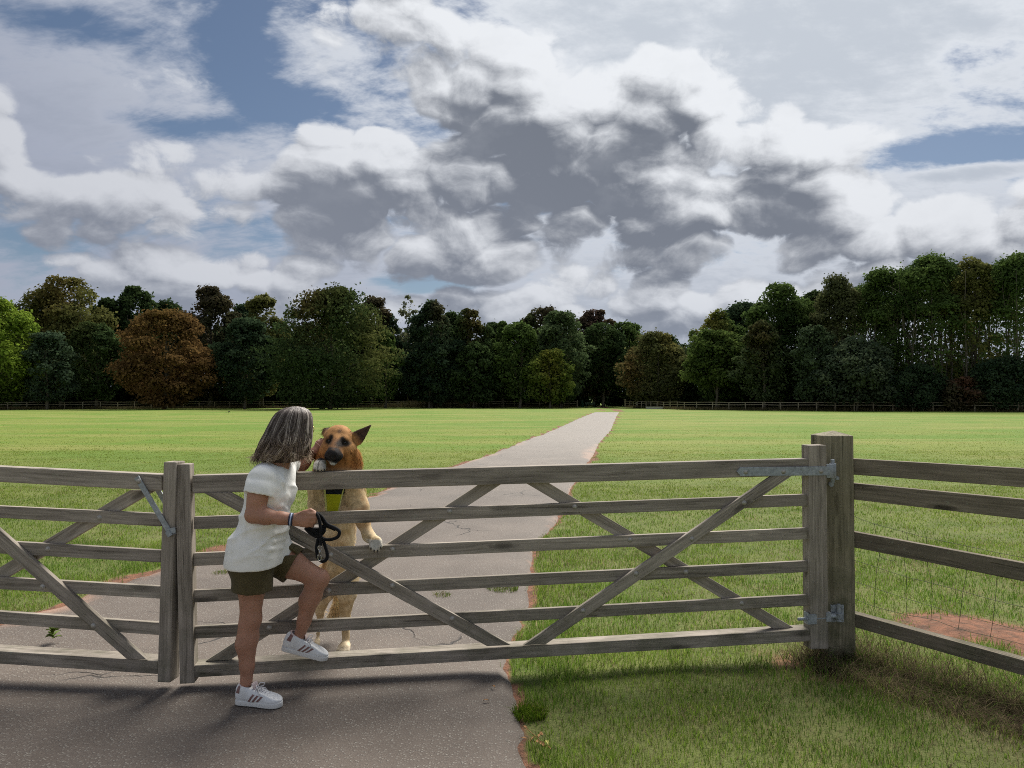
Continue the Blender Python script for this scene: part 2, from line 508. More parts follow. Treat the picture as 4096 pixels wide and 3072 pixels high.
def ground_mat():
    m, g, out = new_mat('grass_and_red_earth')
    pos = g.n('ShaderNodeNewGeometry', out='Position')
    sp = g.n('ShaderNodeSeparateXYZ', {0: pos}, out=None)
    dirt = g.n('ShaderNodeAttribute', {}, out='Fac', attribute_name='dirt')
    dry = g.n('ShaderNodeAttribute', {}, out='Fac', attribute_name='dry')
    n1 = g.noise(pos, .16, 5, .6)
    n2 = g.noise(pos, 1.3, 5, .65)
    n3 = g.noise(pos, 26.0, 4, .7)
    st = g.noise(g.vm('MULTIPLY', pos, (.035, .30, 1.0)), 1.0, 4, .6)         # long mown swathes
    c = g.mix(g.mr(n2, .3, .7), (.160, .198, .040), (.200, .238, .050))
    c = g.mix(g.mr(n1, .42, .58), c, (.120, .200, .028))
    c = g.mix(g.m('MULTIPLY', g.mr(st, .48, .66), .75), c, (.255, .250, .076))
    fine = g.mr(n3, .30, .75)
    c = g.mix(g.m('MULTIPLY', fine, .40), c, (.12, .18, .028))
    # near the gate the turf is longer, mixed and duller
    nearf = g.mr(sp.outputs[1], 7.0, 26.0, 1.0, 0.0)
    turf = g.mix(g.mr(n2, .35, .65), (.110, .150, .036), (.170, .200, .056))
    turf = g.mix(g.m('MULTIPLY', dry, .8), turf, (.220, .190, .095))
    turf = g.mix(g.m('MULTIPLY', fine, .5), turf, (.06, .065, .025))
    c = g.mix(nearf, c, turf)
    e1 = g.noise(pos, 9.0, 6, .7)
    earth = g.mix(g.mr(e1, .3, .7), (.105, .064, .045), (.285, .135, .082))
    earth = g.mix(g.mr(n3, .55, .8), earth, (.20, .17, .12))
    c = g.mix(g.mr(g.m('ADD', dirt, g.m('MULTIPLY', g.m('SUBTRACT', e1, .5), .5)), .25, .7), c, earth)
    h = g.m('ADD', g.m('MULTIPLY', n3, .6), g.m('MULTIPLY', g.noise(pos, 90.0, 2, .6), .5))
    principled(g, out, c, .9, .12, 0.0, bump(g, h, .8, .03))
    return m

def make_path():
    ys = np.concatenate([np.arange(.6, 12, .05), 12 + np.cumsum(np.geomspace(.05, 2.0, 130))])
    ys = ys[ys < 168]
    nc = 44
    t = np.linspace(0, 1, nc)
    a = path_left(ys) - .02; b = path_right(ys) + .02
    X = a[:, None] * (1 - t) + b[:, None] * t
    Y = np.repeat(ys[:, None], nc, 1)
    x, y = X.ravel(), Y.ravel()
    dl = x - np.repeat(a, nc); dr = np.repeat(b, nc) - x
    e = np.minimum(dl, dr)
    z = .012 + .022 * np.clip(e / .25, 0, 1) ** .6 + .006 * vnoise(np.stack([x, y], 1), 1.5, 41)
    z = np.where(e < .01, -.025, z)
    q = np.stack([x, y], 1)
    wl = np.interp(y, [3, 5, 9, 16, 24, 60], [.35, .5, .22, .40, .6, .15]); wr = np.interp(y, [3, 5, 7, 9, 12, 17, 21, 26, 60], [.03, .03, .20, .36, .10, .20, .70, .1, .1])
    red = np.maximum(np.clip(1 - dl / wl, 0, 1), np.clip(1 - dr / wr, 0, 1)) * np.clip(.55 + 1.3 * vnoise(q, .9, 42), 0, 1.2)
    ny = len(ys)
    i = np.arange(nc * ny).reshape(ny, nc)
    F = np.stack([i[:-1, :-1].ravel(), i[:-1, 1:].ravel(), i[1:, 1:].ravel(), i[1:, :-1].ravel()], 1)
    return np_mesh('path', np.stack([x, y, z], 1), F, True, {'red': red})

def path_mat():
    m, g, out = new_mat('worn_tarmac')
    pos = g.n('ShaderNodeNewGeometry', out='Position')
    red = g.n('ShaderNodeAttribute', {}, out='Fac', attribute_name='red')
    v = g.n('ShaderNodeTexVoronoi', {'Vector': pos, 'Scale': 80.0, 'Randomness': 1.0}, out=None, feature='F1')
    vd, vc = v.outputs['Distance'], v.outputs['Color']
    vr = g.n('ShaderNodeSeparateColor', {0: vc}, out=0)
    chip = g.m('MULTIPLY', g.mr(vd, .30, .55, 1.0, 0.0), g.m('POWER', vr, 2.2))
    n1 = g.noise(pos, .9, 5, .6)
    n2 = g.noise(pos, 130.0, 3, .7)
    base = g.mix(g.mr(n1, .35, .65), (.112, .088, .070), (.156, .125, .101))
    base = g.mix(g.mr(g.noise(pos, .33, 4, .6), .46, .62, 0, .45), base, (.066, .054, .045))
    base = g.mix(g.mr(n2, .35, .75, 0, .5), base, (.06, .053, .049))
    c = g.mix(g.m('MULTIPLY', chip, .95), base, (.258, .236, .202))
    # cracks
    w = g.noise(pos, 2.5, 3, .6, out=1)
    pc = g.vm('ADD', pos, g.scale(g.vm('SUBTRACT', w, (.5, .5, .5)), .35))
    cr = g.n('ShaderNodeTexVoronoi', {'Vector': g.vm('MULTIPLY', pc, (.75, 1.1, 1)), 'Scale': .85}, feature='DISTANCE_TO_EDGE')
    crm = g.m('MULTIPLY', g.mr(cr, .0, .010, 1.0, 0.0), g.mr(g.noise(pos, .8, 2, .5), .52, .62))
    c = g.mix(crm, c, (.02, .018, .016))
    # red earth trodden over the edges, brighter light further off put into the colour
    e1 = g.noise(pos, 6.0, 6, .7)
    rm = g.mr(g.m('ADD', red, g.m('MULTIPLY', g.m('SUBTRACT', e1, .5), .9)), .25, .85, 0, .85)
    c = g.mix(rm, c, (.36, .215, .150))
    yy = g.n('ShaderNodeSeparateXYZ', {0: pos}, out=1)
    c = g.mix(g.mr(yy, 5.0, 30.0, 0.0, .65), c, (.275, .248, .216))
    h = g.m('SUBTRACT', g.m('ADD', g.m('MULTIPLY', chip, .6), g.m('MULTIPLY', n2, .35)), g.m('MULTIPLY', crm, 1.2))
    principled(g, out, c, .78, .35, 0.0, bump(g, h, .9, .006))
    return m

GROUND = obj('ground', make_ground(), ground_mat(), kind='structure')
PATH = obj('path', make_path(), path_mat(), kind='structure')
# ---------------------------------------------------------------- timber gates, posts and the rail fence
WOOD = wood_mat('weathered_gate_timber', srgb(178, 168, 155), srgb(104, 96, 87), .4)
WOOD_POST = wood_mat('weathered_post_timber', srgb(152, 144, 122), srgb(90, 84, 68), .7)
WOOD_RAIL = wood_mat('weathered_fence_timber', srgb(146, 135, 118), srgb(84, 76, 65), .5)
GALV = plain_mat('galvanised_steel', srgb(154, 160, 164), .6, .4, .25, .25, 45, .1)
BOLT = plain_mat('bolt_steel', srgb(168, 164, 156), .5, .4, .3, .2, 90, .1)

def frame_to_matrix(o, ex, ey, ez):
    m = Matrix.Identity(4)
    for i, e in enumerate((ex, ey, ez)):
        for k in range(3):
            m[k][i] = e[k]
    for k in range(3):
        m[k][3] = o[k]
    return m

class Plane:
    """vertical plane through two ground points; u along, z up, w towards the camera"""
    def __init__(s, p0, p1):
        s.p0 = np.array((p0[0], p0[1], 0.0)); d = np.array((p1[0] - p0[0], p1[1] - p0[1], 0.0))
        s.len = np.linalg.norm(d); s.u = d / s.len
        s.n = np.array((s.u[1], -s.u[0], 0.0))               # towards the camera for p0 left of p1
    def hit(s, sx, sy, w=0.0):
        d = raydir(sx, sy); o = np.array((0, 0, CAM_H)); q = s.p0 + s.n * w
        t = np.dot(q - o, s.n) / np.dot(d, s.n)
        p = o + d * t
        return np.array((np.dot(p - s.p0, s.u), p[2]))       # (u, z)
    def at(s, u, z, w=0.0):
        return s.p0 + s.u * u + np.array((0, 0, z)) + s.n * w

def plank(name, pl, poly, w0, w1, mat, parent, bev=.004, axis=None, origin=(0, 0, 0)):
    """polygon (u,z) in the plane, from depth w0 to w1 (w1 nearer the camera); grain along axis"""
    poly = [np.array(p, float) for p in poly]
    c = sum(poly) / len(poly)
    if axis is None:
        e = max([(poly[(i + 1) % len(poly)] - poly[i]) for i in range(len(poly))], key=np.linalg.norm)
    else:
        e = np.array(axis, float)
    e = e / np.linalg.norm(e); pz = np.array((-e[1], e[0]))
    mb = MB()
    L = [np.array((np.dot(p - c, e), 0, np.dot(p - c, pz))) for p in poly]
    wm, h = (w0 + w1) / 2, (w1 - w0) / 2
    mb.prism([q + np.array((0, -h, 0)) for q in L], (0, 2 * h, 0))
    # local X = e, local Y = away from camera, local Z = pz
    ex = pl.u * e[0] + np.array((0, 0, 1)) * e[1]
    ez = pl.u * pz[0] + np.array((0, 0, 1)) * pz[1]
    ey = -pl.n
    M = frame_to_matrix(pl.at(c[0], c[1], wm) - np.array(origin), ex, ey, ez)
    return obj(name, mb.mesh(name, False, bev, 2), mat, parent, M)

BOLT_MESH = None
def bolt(pl, uz, w, parent, r=.011, origin=(0, 0, 0), name='bolt'):
    global BOLT_MESH
    if BOLT_MESH is None:
        mb = MB(); mb.lathe([(r * 1.35, -.001), (r * 1.35, .0012), (r, .0015), (r * .96, .004), (r * .7, .0065), (r * .3, .0078)], 12)
        BOLT_MESH = mb.mesh('bolt', True)
        BOLT_MESH.materials.append(BOLT)
    M = frame_to_matrix(pl.at(uz[0], uz[1], w) - np.array(origin), pl.u, np.array((0, 0, 1.0)), pl.n)
    return obj(name, BOLT_MESH, None, parent, M)

def brace_poly(a, b, wid):
    """horizontal-cut brace from a (u,z) to b"""
    a, b = np.array(a, float), np.array(b, float)
    d = b - a; s = abs(d[1]) / np.linalg.norm(d)
    h = wid / s / 2
    return [a + (-h, 0), a + (h, 0), b + (h, 0), b + (-h, 0)], d

def rail_poly(l, r):
    """l, r: ((u,z) top, (u,z) bottom)"""
    return [l[1], r[1], r[0], l[0]]

# right-hand leaf, hinged on the big post
GR = Plane((-1.79, 3.875), (1.89, 4.385))
gr0 = GR.at(0, 0)
gate_r = thing('field_gate', 'long weathered timber field gate leaf hung from the big square post', 'gate', gr0, 'pair of timber gate leaves across the path')
WF = .036                                       # stile front, rails stand back from it
h = lambda sx, sy, w=0.0: GR.hit(sx, sy, w)
ul = h(775, 2300, .02)[0]; ur = h(3226, 2100, .02)[0]
def rail(pl, parent, org, L, Rr, name, w0, w1, u0, u1, bev=.004, dz=0.0):
    lt, lb, rt, rb = pl.hit(*L[0], w1), pl.hit(*L[1], w1), pl.hit(*Rr[0], w1), pl.hit(*Rr[1], w1)
    def ext(a, b, u):
        return np.array((u, a[1] + (b[1] - a[1]) * (u - a[0]) / (b[0] - a[0])))
    poly = [ext(lb, rb, u0), ext(lb, rb, u1), ext(lt, rt, u1), ext(lt, rt, u0)]
    return plank(name, pl, poly, w0, w1, WOOD, parent, bev, (1, (poly[1] - poly[0])[1] / (u1 - u0)), org)
rail(GR, gate_r, gr0, ((762, 1902), (762, 1975)), ((3229, 1834), (3229, 1902)), 'top_rail', -.034, .030, ul - .01, ur + .05, .007)
for lt, lb, rt, rb in ((2068, 2118, 1977, 2024), (2213, 2265, 2112, 2158), (2361, 2411, 2244, 2289), (2506, 2556, 2380, 2424)):
    rail(GR, gate_r, gr0, ((775, lt), (775, lb)), ((3224, rt), (3224, rb)), 'rail', -.014, .014, ul - .005, ur + .045)
rail(GR, gate_r, gr0, ((775, 2662), (775, 2711)), ((3238, 2517), (3238, 2566)), 'bottom_rail', -.066, .030, ul - .005, ur + .045, .005)
def stile(pl, parent, org, name, top, bot, wid, w0, w1, mat=WOOD):
    """top, bot: photograph pixels of the middle of the front face"""
    a, b = pl.hit(*bot, w1), pl.hit(*top, w1)
    d = b - a
    poly = [a + (-wid / 2, 0), a + (wid / 2, 0), b + (wid / 2, 0), b + (-wid / 2, 0)]
    return plank(name, pl, poly, w0, w1, mat, parent, .005, d, org)
stile(GR, gate_r, gr0, 'meeting_stile', (729, 1857), (748, 2735), .076, -.045, WF)
stile(GR, gate_r, gr0, 'hinge_stile', (3270, 1781), (3279, 2597), .117, -.045, WF + .002)
for a, b, front in (((868, 1974), (1997, 2581), 1), ((3132, 1904), (2139, 2577), 1), ((1981, 1927), (872, 2640), 0), ((2126, 1921), (3134, 2511), 0)):
    w1 = .040 if front else -.0145
    w0 = .0145 if front else -.040
    pa, pb = h(*a, w1), h(*b, w1)
    poly, d = brace_poly(pa + (0, .004), pb - (0, .003), .069)
    plank('brace', GR, poly, w0, w1, WOOD, gate_r, .003, d, gr0)
z6 = lambda x, y: (1400 + x / 1.746, 1750 + y / 1.746)
z7 = lambda x, y: (2400 + x / 1.659, 1700 + y / 1.659)
z3 = lambda x, y: (900 + x / 3.16, 1900 + y / 3.16)
for p in (z6(695, 517), z6(1570, 484), z6(297, 782), z7(200, 762), z7(571, 976), z7(942, 1184), z3(1310, 1464), (900 + 490 / 2.765, 2300 + 585 / 2.765)):
    bolt(GR, h(*p, .014), .0142, gate_r, origin=gr0)
for p in (z6(295, 1036), z6(712, 1266), z6(1627, 1210), z7(957, 517), z7(610, 756), z7(240, 987), z3(1337, 1013)):
    bolt(GR, h(*p, .040), .0402, gate_r, origin=gr0)
# hinge strap along the top rail
wS = WF + .002
a0, a1 = h(*z7(907, 310), wS), h(*z7(1520, 304), wS)
sh_ = .032 / 1.0
poly = [a0, a0 + (.022, -sh_ * .8), a1 + (0, -sh_ * .86), a1 + (0, sh_ * .86), a0 + (.022, sh_ * .8)]
strap = plank('hinge_strap', GR, poly, .031, .0445, GALV, gate_r, .0015, a1 - a0, gr0)
eye_uz = h(*z7(1545, 303), .02)
mb = MB(); mb.lathe([(.021, -.045), (.021, .045)], 16); mb.lathe([(.012, -.075), (.012, .068), (.009, .07)], 12); mb.box((-.028, .022, 0), (.05, .008, .085))
obj('hinge_eye', mb.mesh('hinge_eye', True, .0015), GALV, gate_r, frame_to_matrix(GR.at(eye_uz[0], eye_uz[1], .018) - gr0, GR.u, GR.n, np.array((0, 0, 1.0))))
for p in ((967, 312), (1218, 309), (1467, 307)):
    bolt(GR, h(*z7(*p), .045), .0447, gate_r, origin=gr0)
# adjustable lower hinge: clamp, threaded rod
cu = h(*z7(1395, 1288), wS)
mb = MB(); mb.box((.012, -.004, 0), (.052, .006, .06)); mb.box((-.016, .018, .004), (.006, .046, .07)); mb.tube([(-.075, .01, 0), (.13, .01, 0)], .0095, 10); mb.tube([(-.026, .01, 0), (-.016, .01, 0)], .019, 6)
obj('hinge_clamp', mb.mesh('hinge_clamp', False, .001), GALV, gate_r, frame_to_matrix(GR.at(cu[0], cu[1], wS + .002) - gr0, GR.u, -GR.n, np.array((0, 0, 1.0))))
cu2 = h(*z7(1512, 1273), wS)
mb = MB(); mb.box((0, -.003, 0), (.028, .006, .056)); mb.box((.013, .012, 0), (.005, .034, .056)); mb.tube([(.01, .008, 0), (.055, .008, 0)], .011, 10)
obj('hinge_bracket', mb.mesh('hinge_bracket', False, .001), GALV, gate_r, frame_to_matrix(GR.at(cu2[0], cu2[1], wS + .002) - gr0, GR.u, -GR.n, np.array((0, 0, 1.0))))

# big hanging post with a weathered pointed top
def post(name, x, y, wid, top, rot, mat, label, cat='gate post', group=None, peak=.03, sink=.35):
    t = thing(name, label, cat, (x, y, 0), group)
    mb = MB()
    n = 6; V, F = [], []
    rr = np.random.default_rng(int(abs(x) * 100))
    hw = wid / 2
    prof = [(-sink, 1.0), (.0, 1.0), (top * .33, 1.0), (top * .66, .998), (top, .992)]
    for z, k in prof:
        for cx, cy in ((-1, -1), (1, -1), (1, 1), (-1, 1)):
            V.append((cx * hw * k, cy * hw * k, z))
    for i in range(len(prof) - 1):
        for k in range(4):
            F.append((i * 4 + k, i * 4 + (k + 1) % 4, i * 4 + 4 + (k + 1) % 4, i * 4 + 4 + k))
    F.append((3, 2, 1, 0))
    b = len(V) - 4
    if peak > 0:
        V.append((.01, .0, top + peak)); p = len(V) - 1
        F += [(b, b + 1, p), (b + 1, b + 2, p), (b + 2, b + 3, p), (b + 3, b, p)]
    else:
        F.append((b, b + 1, b + 2, b + 3))
    mb.add(V, F)
    me = mb.mesh('shaft', False, .006, 2)
    # grain runs along local X of the material, so turn the post on its side and stand it up again
    Rm = Matrix.Rotation(R(90), 4, 'Y')
    me.transform(Rm.inverted())
    obj('shaft', me, mat, t, Matrix.Rotation(rot, 4, 'Z') @ Rm)
    return t
POSTX, POSTY = 2.048, 4.555
gpost = post('gate_post', POSTX, POSTY, .190, 1.365, R(1.5), WOOD_POST, 'big square timber post with a pointed weathered top that the gate hangs from')
mb = MB(); fy = -.1
px, pz = [(v) for v in (0, 0)]
hp = P(*z7(1573, 1250), POSTY - .10)
mb.box((0, -.002, 0), (.082, .006, .108)); mb.tube([(-.002, -.028, -.03), (-.002, -.028, .066)], .0105, 10); mb.lathe([(.022, -.022), (.022, .012)], 14, Matrix.Translation((-.002, -.028, 0))); mb.lathe([(.017, -.040), (.017, -.024)], 14, Matrix.Translation((-.002, -.028, 0))); mb.box((-.035, -.026, -.004), (.03, .012, .026))
for dx, dz in ((.03, .035), (.03, -.035), (-.03, .04)):
    mb.tube([(dx, -.004, dz), (dx, -.011, dz)], .009, 6)
obj('hinge_plate', mb.mesh('hinge_plate', False, .001), GALV, gpost, Matrix.Translation(Vector(hp) - gpost.location))
hp = P(*z7(1552, 345), POSTY - .10)
mb = MB(); mb.tube([(-.005, 0, .0), (-.005, -.045, .0)], .012, 10); mb.lathe([(.017, -.012), (.017, .006)], 12, Matrix.Translation((-.005, -.045, 0))); mb.tube([(-.02, -.001, -.045), (-.02, -.012, -.045)], .016, 8)
obj('hinge_pin', mb.mesh('hinge_pin', False, .001), GALV, gpost, Matrix.Translation(Vector(hp) - gpost.location))

# left-hand leaf
GL = Plane((-4.35, 4.14), (-1.845, 3.865))
gl0 = GL.at(0, 0)
gate_l = thing('field_gate', 'timber gate leaf at the left edge with a steel loop hanging over its end stile', 'gate', gl0, 'pair of timber gate leaves across the path')
hl = lambda sx, sy, w=0.0: GL.hit(sx, sy, w)
z5 = lambda x, y: (x / 1.659, 1800 + y / 1.659)
u1 = hl(640, 2200, .02)[0]; u0 = .05
rail(GL, gate_l, gl0, (z5(0, 110), z5(0, 214)), (z5(1085, 164), z5(1085, 272)), 'top_rail', -.034, .030, u0, u1 + .012, .007)
for a, b, c, d in ((372, 452, 422, 508), (603, 688, 665, 748), (845, 925, 905, 988), (1072, 1155, 1148, 1230)):
    rail(GL, gate_l, gl0, (z5(0, a), z5(0, b)), (z5(1062, c), z5(1062, d)), 'rail', -.014, .014, u0, u1)
rail(GL, gate_l, gl0, (z5(0, 1335), z5(0, 1420)), (z5(1040, 1400), z5(1040, 1488)), 'bottom_rail', -.070, .030, u0, u1, .005)
stile(GL, gate_l, gl0, 'meeting_stile', z5(1127, 80), z5(1085, 1543), .072, -.05, WF)
hs = [(.0, .05), (.1, .05), (.1, 1.30), (.0, 1.30)]
plank('hinge_stile', GL, [np.array(p) for p in hs], -.045, WF, WOOD, gate_l, .005, (0, 1), gl0)
for a, b, front in ((z5(-330, 300), z5(905, 1388), 1), (z5(942, 268), z5(-260, 980), 0)):
    w1 = .040 if front else -.0145
    w0 = .0145 if front else -.040
    poly, d = brace_poly(hl(*a, w1), hl(*b, w1), .072)
    plank('brace', GL, poly, w0, w1, WOOD, gate_l, .003, d, gl0)
for p in ((660, 450), (317, 657)):
    bolt(GL, hl(*z5(*p), .014), .0142, gate_l, origin=gl0)
for p in ((282, 908), (619, 1167)):
    bolt(GL, hl(*z5(*p), .040), .0402, gate_l, origin=gl0)
# throw-over loop: two flat bars and a cross bar at the end, pivoting on the top rail
a, b = hl(*z5(922, 200), .04), hl(*z5(1120, 552), .055)
d = (b - a) / np.linalg.norm(b - a); nrm = np.array((-d[1], d[0])) * .0145
loop = plank('loop_bar', GL, [a - d * .02 - nrm, b + d * .015 - nrm, b + d * .015 + nrm, a - d * .02 + nrm], .040, .047, GALV, gate_l, .0015, d, gl0)
plank('loop_bar', GL, [a - d * .02 - nrm, b + d * .015 - nrm, b + d * .015 + nrm, a - d * .02 + nrm], -.066, -.059, GALV, gate_l, .0015, d, gl0)
plank('loop_bar', GL, [b - d * .012 - nrm * .9, b + d * .018 - nrm * .9, b + d * .018 + nrm * .9, b - d * .012 + nrm * .9], -.066, .062, GALV, gate_l, .0015, d, gl0)
e1 = b + np.array((.035, .018)); nn = np.array((-.2, 1.0)) / 1.02 * .014
plank('loop_catch', GL, [b - d * .01 - nn, e1 - nn, e1 + nn, b - d * .01 + nn], .048, .056, GALV, gate_l, .0015, e1 - b, gl0)
bolt(GL, a + d * .005, .0475, gate_l, origin=gl0)

# rail fence running from the post towards the camera
FN = Plane((2.135, 4.525), (2.745, 3.735))
f0 = FN.at(0, 0)
rfence = thing('rail_fence', 'four-rail timber fence running from the big post out of the right edge', 'fence', f0)
z8 = lambda x, y: (2900 + x / 1.327, 1650 + y / 1.327)
ue = FN.len * 2.5
for (a, b, c, d), (w0, w1) in (((245, 330, 297, 398), (-.02, .02)), ((375, 462, 462, 568), (-.02, .02)), ((632, 715, 800, 898), (-.02, .02)), ((1066, 1137, 1316, 1398), (-.045, .02))):
    lt, lb, rt, rb = FN.hit(*z8(677, a), w1), FN.hit(*z8(677, b), w1), FN.hit(*z8(1587, c), w1), FN.hit(*z8(1587, d), w1)
    ext = lambda p, q, u: np.array((u, p[1] + (q[1] - p[1]) * (u - p[0]) / (q[0] - p[0])))
    poly = [ext(lb, rb, -.02), ext(lb, rb, ue), ext(lt, rt, ue), ext(lt, rt, -.02)]
    plank('rail', FN, poly, w0, w1, WOOD_RAIL, rfence, .004, poly[1] - poly[0], f0)
fp = [FN.at(u, 0, -.075) for u in (FN.len * 1.13, FN.len * 2.4)]
for p in fp:
    me = None
    mb = MB(); mb.box((0, 0, .46), (.1, .1, 1.60))
    me = mb.mesh('post', False, .005, 2)
    Rm = Matrix.Rotation(R(90), 4, 'Y'); me.transform(Rm.inverted())
    obj('post', me, WOOD_RAIL, rfence, Matrix.Translation(Vector(p) - Vector(f0)) @ Matrix.Rotation(math.atan2(FN.u[1], FN.u[0]), 4, 'Z') @ Rm)

# stock netting behind the rails
WIRE = plain_mat('old_netting_wire', srgb(82, 86, 66), .7, .2, 0, .2, 60, .1)
net = thing('wire_netting', 'sagging rusty wire stock netting behind the rail fence', 'netting', f0)
WN = -.055
hor = [[(560, 510), (680, 550), (790, 590), (960, 635), (1070, 663), (1285, 708), (1455, 745), (1587, 770), (1800, 815)],
       [(560, 740), (680, 780), (805, 820), (960, 870), (1100, 905), (1265, 950), (1435, 998), (1587, 1035), (1800, 1090)],
       [(560, 855), (685, 895), (795, 932), (955, 985), (1100, 1030), (1250, 1075), (1420, 1120), (1587, 1165), (1800, 1220)],
       [(560, 945), (690, 990), (790, 1030), (965, 1075), (1100, 1100), (1240, 1150), (1410, 1190), (1587, 1232), (1800, 1290)]]
ver = [[(790, 590), (800, 650), (818, 745), (805, 820), (795, 932), (790, 1030)], [(960, 635), (968, 680), (950, 780), (962, 872), (960, 985), (965, 1075)],
       [(1070, 663), (1075, 720), (1078, 820), (1100, 905), (1100, 1030), (1095, 1105)], [(1285, 708), (1290, 760), (1282, 850), (1265, 950), (1250, 1075), (1238, 1155)],
       [(1455, 745), (1462, 790), (1442, 880), (1433, 998), (1418, 1120), (1405, 1200)], [(818, 745), (830, 770), (895, 788), (903, 762)]]
def smooth_pts(pts, n=5):
    pts = [np.array(p, float) for p in pts]; out = []
    for i in range(len(pts) - 1):
        p0, p1, p2, p3 = pts[max(i - 1, 0)], pts[i], pts[i + 1], pts[min(i + 2, len(pts) - 1)]
        for k in range(n):
            t = k / n
            out.append(.5 * ((2 * p1) + (-p0 + p2) * t + (2 * p0 - 5 * p1 + 4 * p2 - p3) * t * t + (-p0 + 3 * p1 - 3 * p2 + p3) * t ** 3))
    out.append(pts[-1])
    return out
for k, pts in enumerate(hor + ver):
    w = WN if k < 4 else WN - .004
    q = [FN.hit(*z8(*p), w) for p in pts]
    q = [FN.at(u, z, w + .006 * math.sin(3 * u + k)) - f0 for u, z in q]
    mb = MB(); mb.tube(smooth_pts(q, 4), .0014, 5)
    obj('wire', mb.mesh('wire', True), WIRE, net)
# ---------------------------------------------------------------- far fences, bench, bin and the wood behind the field
FARWOOD = wood_mat('pale_old_fence_timber', srgb(160, 150, 128), srgb(112, 102, 86), .1)
def far_fence(pts, label, spacing=2.25, hgt=1.12, ends=()):
    """pts: (photo x, distance); two-rail post fence"""
    xy = np.array([((sx - 2048) / FPX * D, D) for sx, D in pts])
    seg = np.linalg.norm(np.diff(xy, axis=0), axis=1); s = np.concatenate([[0], np.cumsum(seg)])
    n = int(round(s[-1] / spacing))
    ss = np.linspace(0, s[-1], n + 1)
    X = np.interp(ss, s, xy[:, 0]); Y = np.interp(ss, s, xy[:, 1])
    t = thing('post_and_rail_fence', label, 'fence', (X[0], Y[0], 0), 'low fences along the far side of the field')
    o = np.array((X[0], Y[0], 0))
    mb = MB(); mb.box((0, 0, hgt / 2 - .1), (.10, .10, hgt + .2)); pm = mb.mesh('post'); pm.materials.append(FARWOOD)
    rr = np.random.default_rng(3)
    for i in range(n + 1):
        obj('post', pm, None, t, Matrix.Translation((X[i] - o[0], Y[i] - o[1], rr.uniform(-.05, .04))) @ Matrix.Rotation(rr.uniform(-.03, .03), 4, 'Y'))
    for z in (hgt - .05, hgt * .66):
        for i in range(0, n, 2):
            j = min(i + 2, n)
            mb = MB()
            for k in range(i, j):
                a = np.array((X[k] - o[0], Y[k] - o[1] - .07, z + .03 * math.sin(k * 2.1))); b = np.array((X[k + 1] - o[0], Y[k + 1] - o[1] - .07, z + .03 * math.sin(k * 2.1 + 2.1)))
                d = b - a; up = np.array((0, 0, .042)); bk = np.array((0, .04, 0))
                mb.prism([a - up, b - up, b + up, a + up], bk)
            obj('rail', mb.mesh('rail'), FARWOOD, t)
    return t
far_fence([(-130, 98), (517, 109), (1080, 118), (1700, 124), (2307, 128)], 'long low post and rail fence along the far field edge left of the path')
far_fence([(2503, 126), (2600, 113), (2750, 101), (3038, 96), (4250, 84)], 'long low post and rail fence along the far field edge right of the path')
def end_post(sx, D, label, hgt, w):
    x = (sx - 2048) / FPX * D
    p = post('end_post', x, D, w, hgt, .1, FARWOOD, label, 'fence post', 'thick fence end posts at the far path opening', peak=.04)
    return p
end_post(2309, 127.5, 'thick pale fence end post left of the far path opening, beside the green bin', 1.34, .22)
end_post(2500, 125.5, 'thick pale fence end post right of the far path opening', 1.38, .24)
end_post(2208, 127, 'stout post in the far left fence, nearest the bin but one', 1.34, .2)

GREENP = plain_mat('dark_green_paint', srgb(40, 74, 58), .5, .4, 0, .15, 20, .1)
BENCHP = plain_mat('pale_green_bench_timber', srgb(104, 128, 104), .6, .3, 0, .2, 20, .1)
CONC = plain_mat('pale_concrete', srgb(168, 166, 158), .85, .2, 0, .15, 12, .2)
# litter bin
bx, by = (2329 - 2048) / FPX * 133, 133
bin_ = thing('litter_bin', 'dark green litter bin behind the far left fence end post', 'litter bin', (bx, by, 0))
mb = MB(); mb.lathe([(.30, 0), (.32, .05), (.33, .82), (.34, .86)], 14); obj('body', mb.mesh('body', True), GREENP, bin_)
mb = MB(); mb.lathe([(.35, 1.0), (.36, 1.04), (.30, 1.14), (.12, 1.19)], 14)
for k in range(4):
    a = k * math.pi / 2 + .4; mb.tube([(.3 * math.cos(a), .3 * math.sin(a), .8), (.3 * math.cos(a), .3 * math.sin(a), 1.05)], .035, 6)
obj('hood', mb.mesh('hood', True), GREENP, bin_)
# bench
bx = (2361 - 2048) / FPX * 134
bench = thing('park_bench', 'pale green slatted park bench under the dark trees by the far path', 'bench', (bx, 134, 0))
for y, z in ((-.22, .45), (-.08, .46), (.06, .46)):
    mb = MB(); mb.box((0, y, z), (1.85, .11, .035)); obj('seat_slat', mb.mesh('seat_slat'), BENCHP, bench)
for y, z in ((.2, .64), (.23, .80)):
    mb = MB(); mb.box((0, y, z), (1.85, .03, .10)); obj('back_slat', mb.mesh('back_slat'), BENCHP, bench)
for sx in (-.75, .75):
    mb = MB(); mb.box((sx, -.2, .215), (.07, .07, .43)); mb.box((sx, .22, .44), (.07, .06, .88)); mb.box((sx, 0, .425), (.06, .44, .04)); obj('leg_frame', mb.mesh('leg_frame'), GREENP, bench)
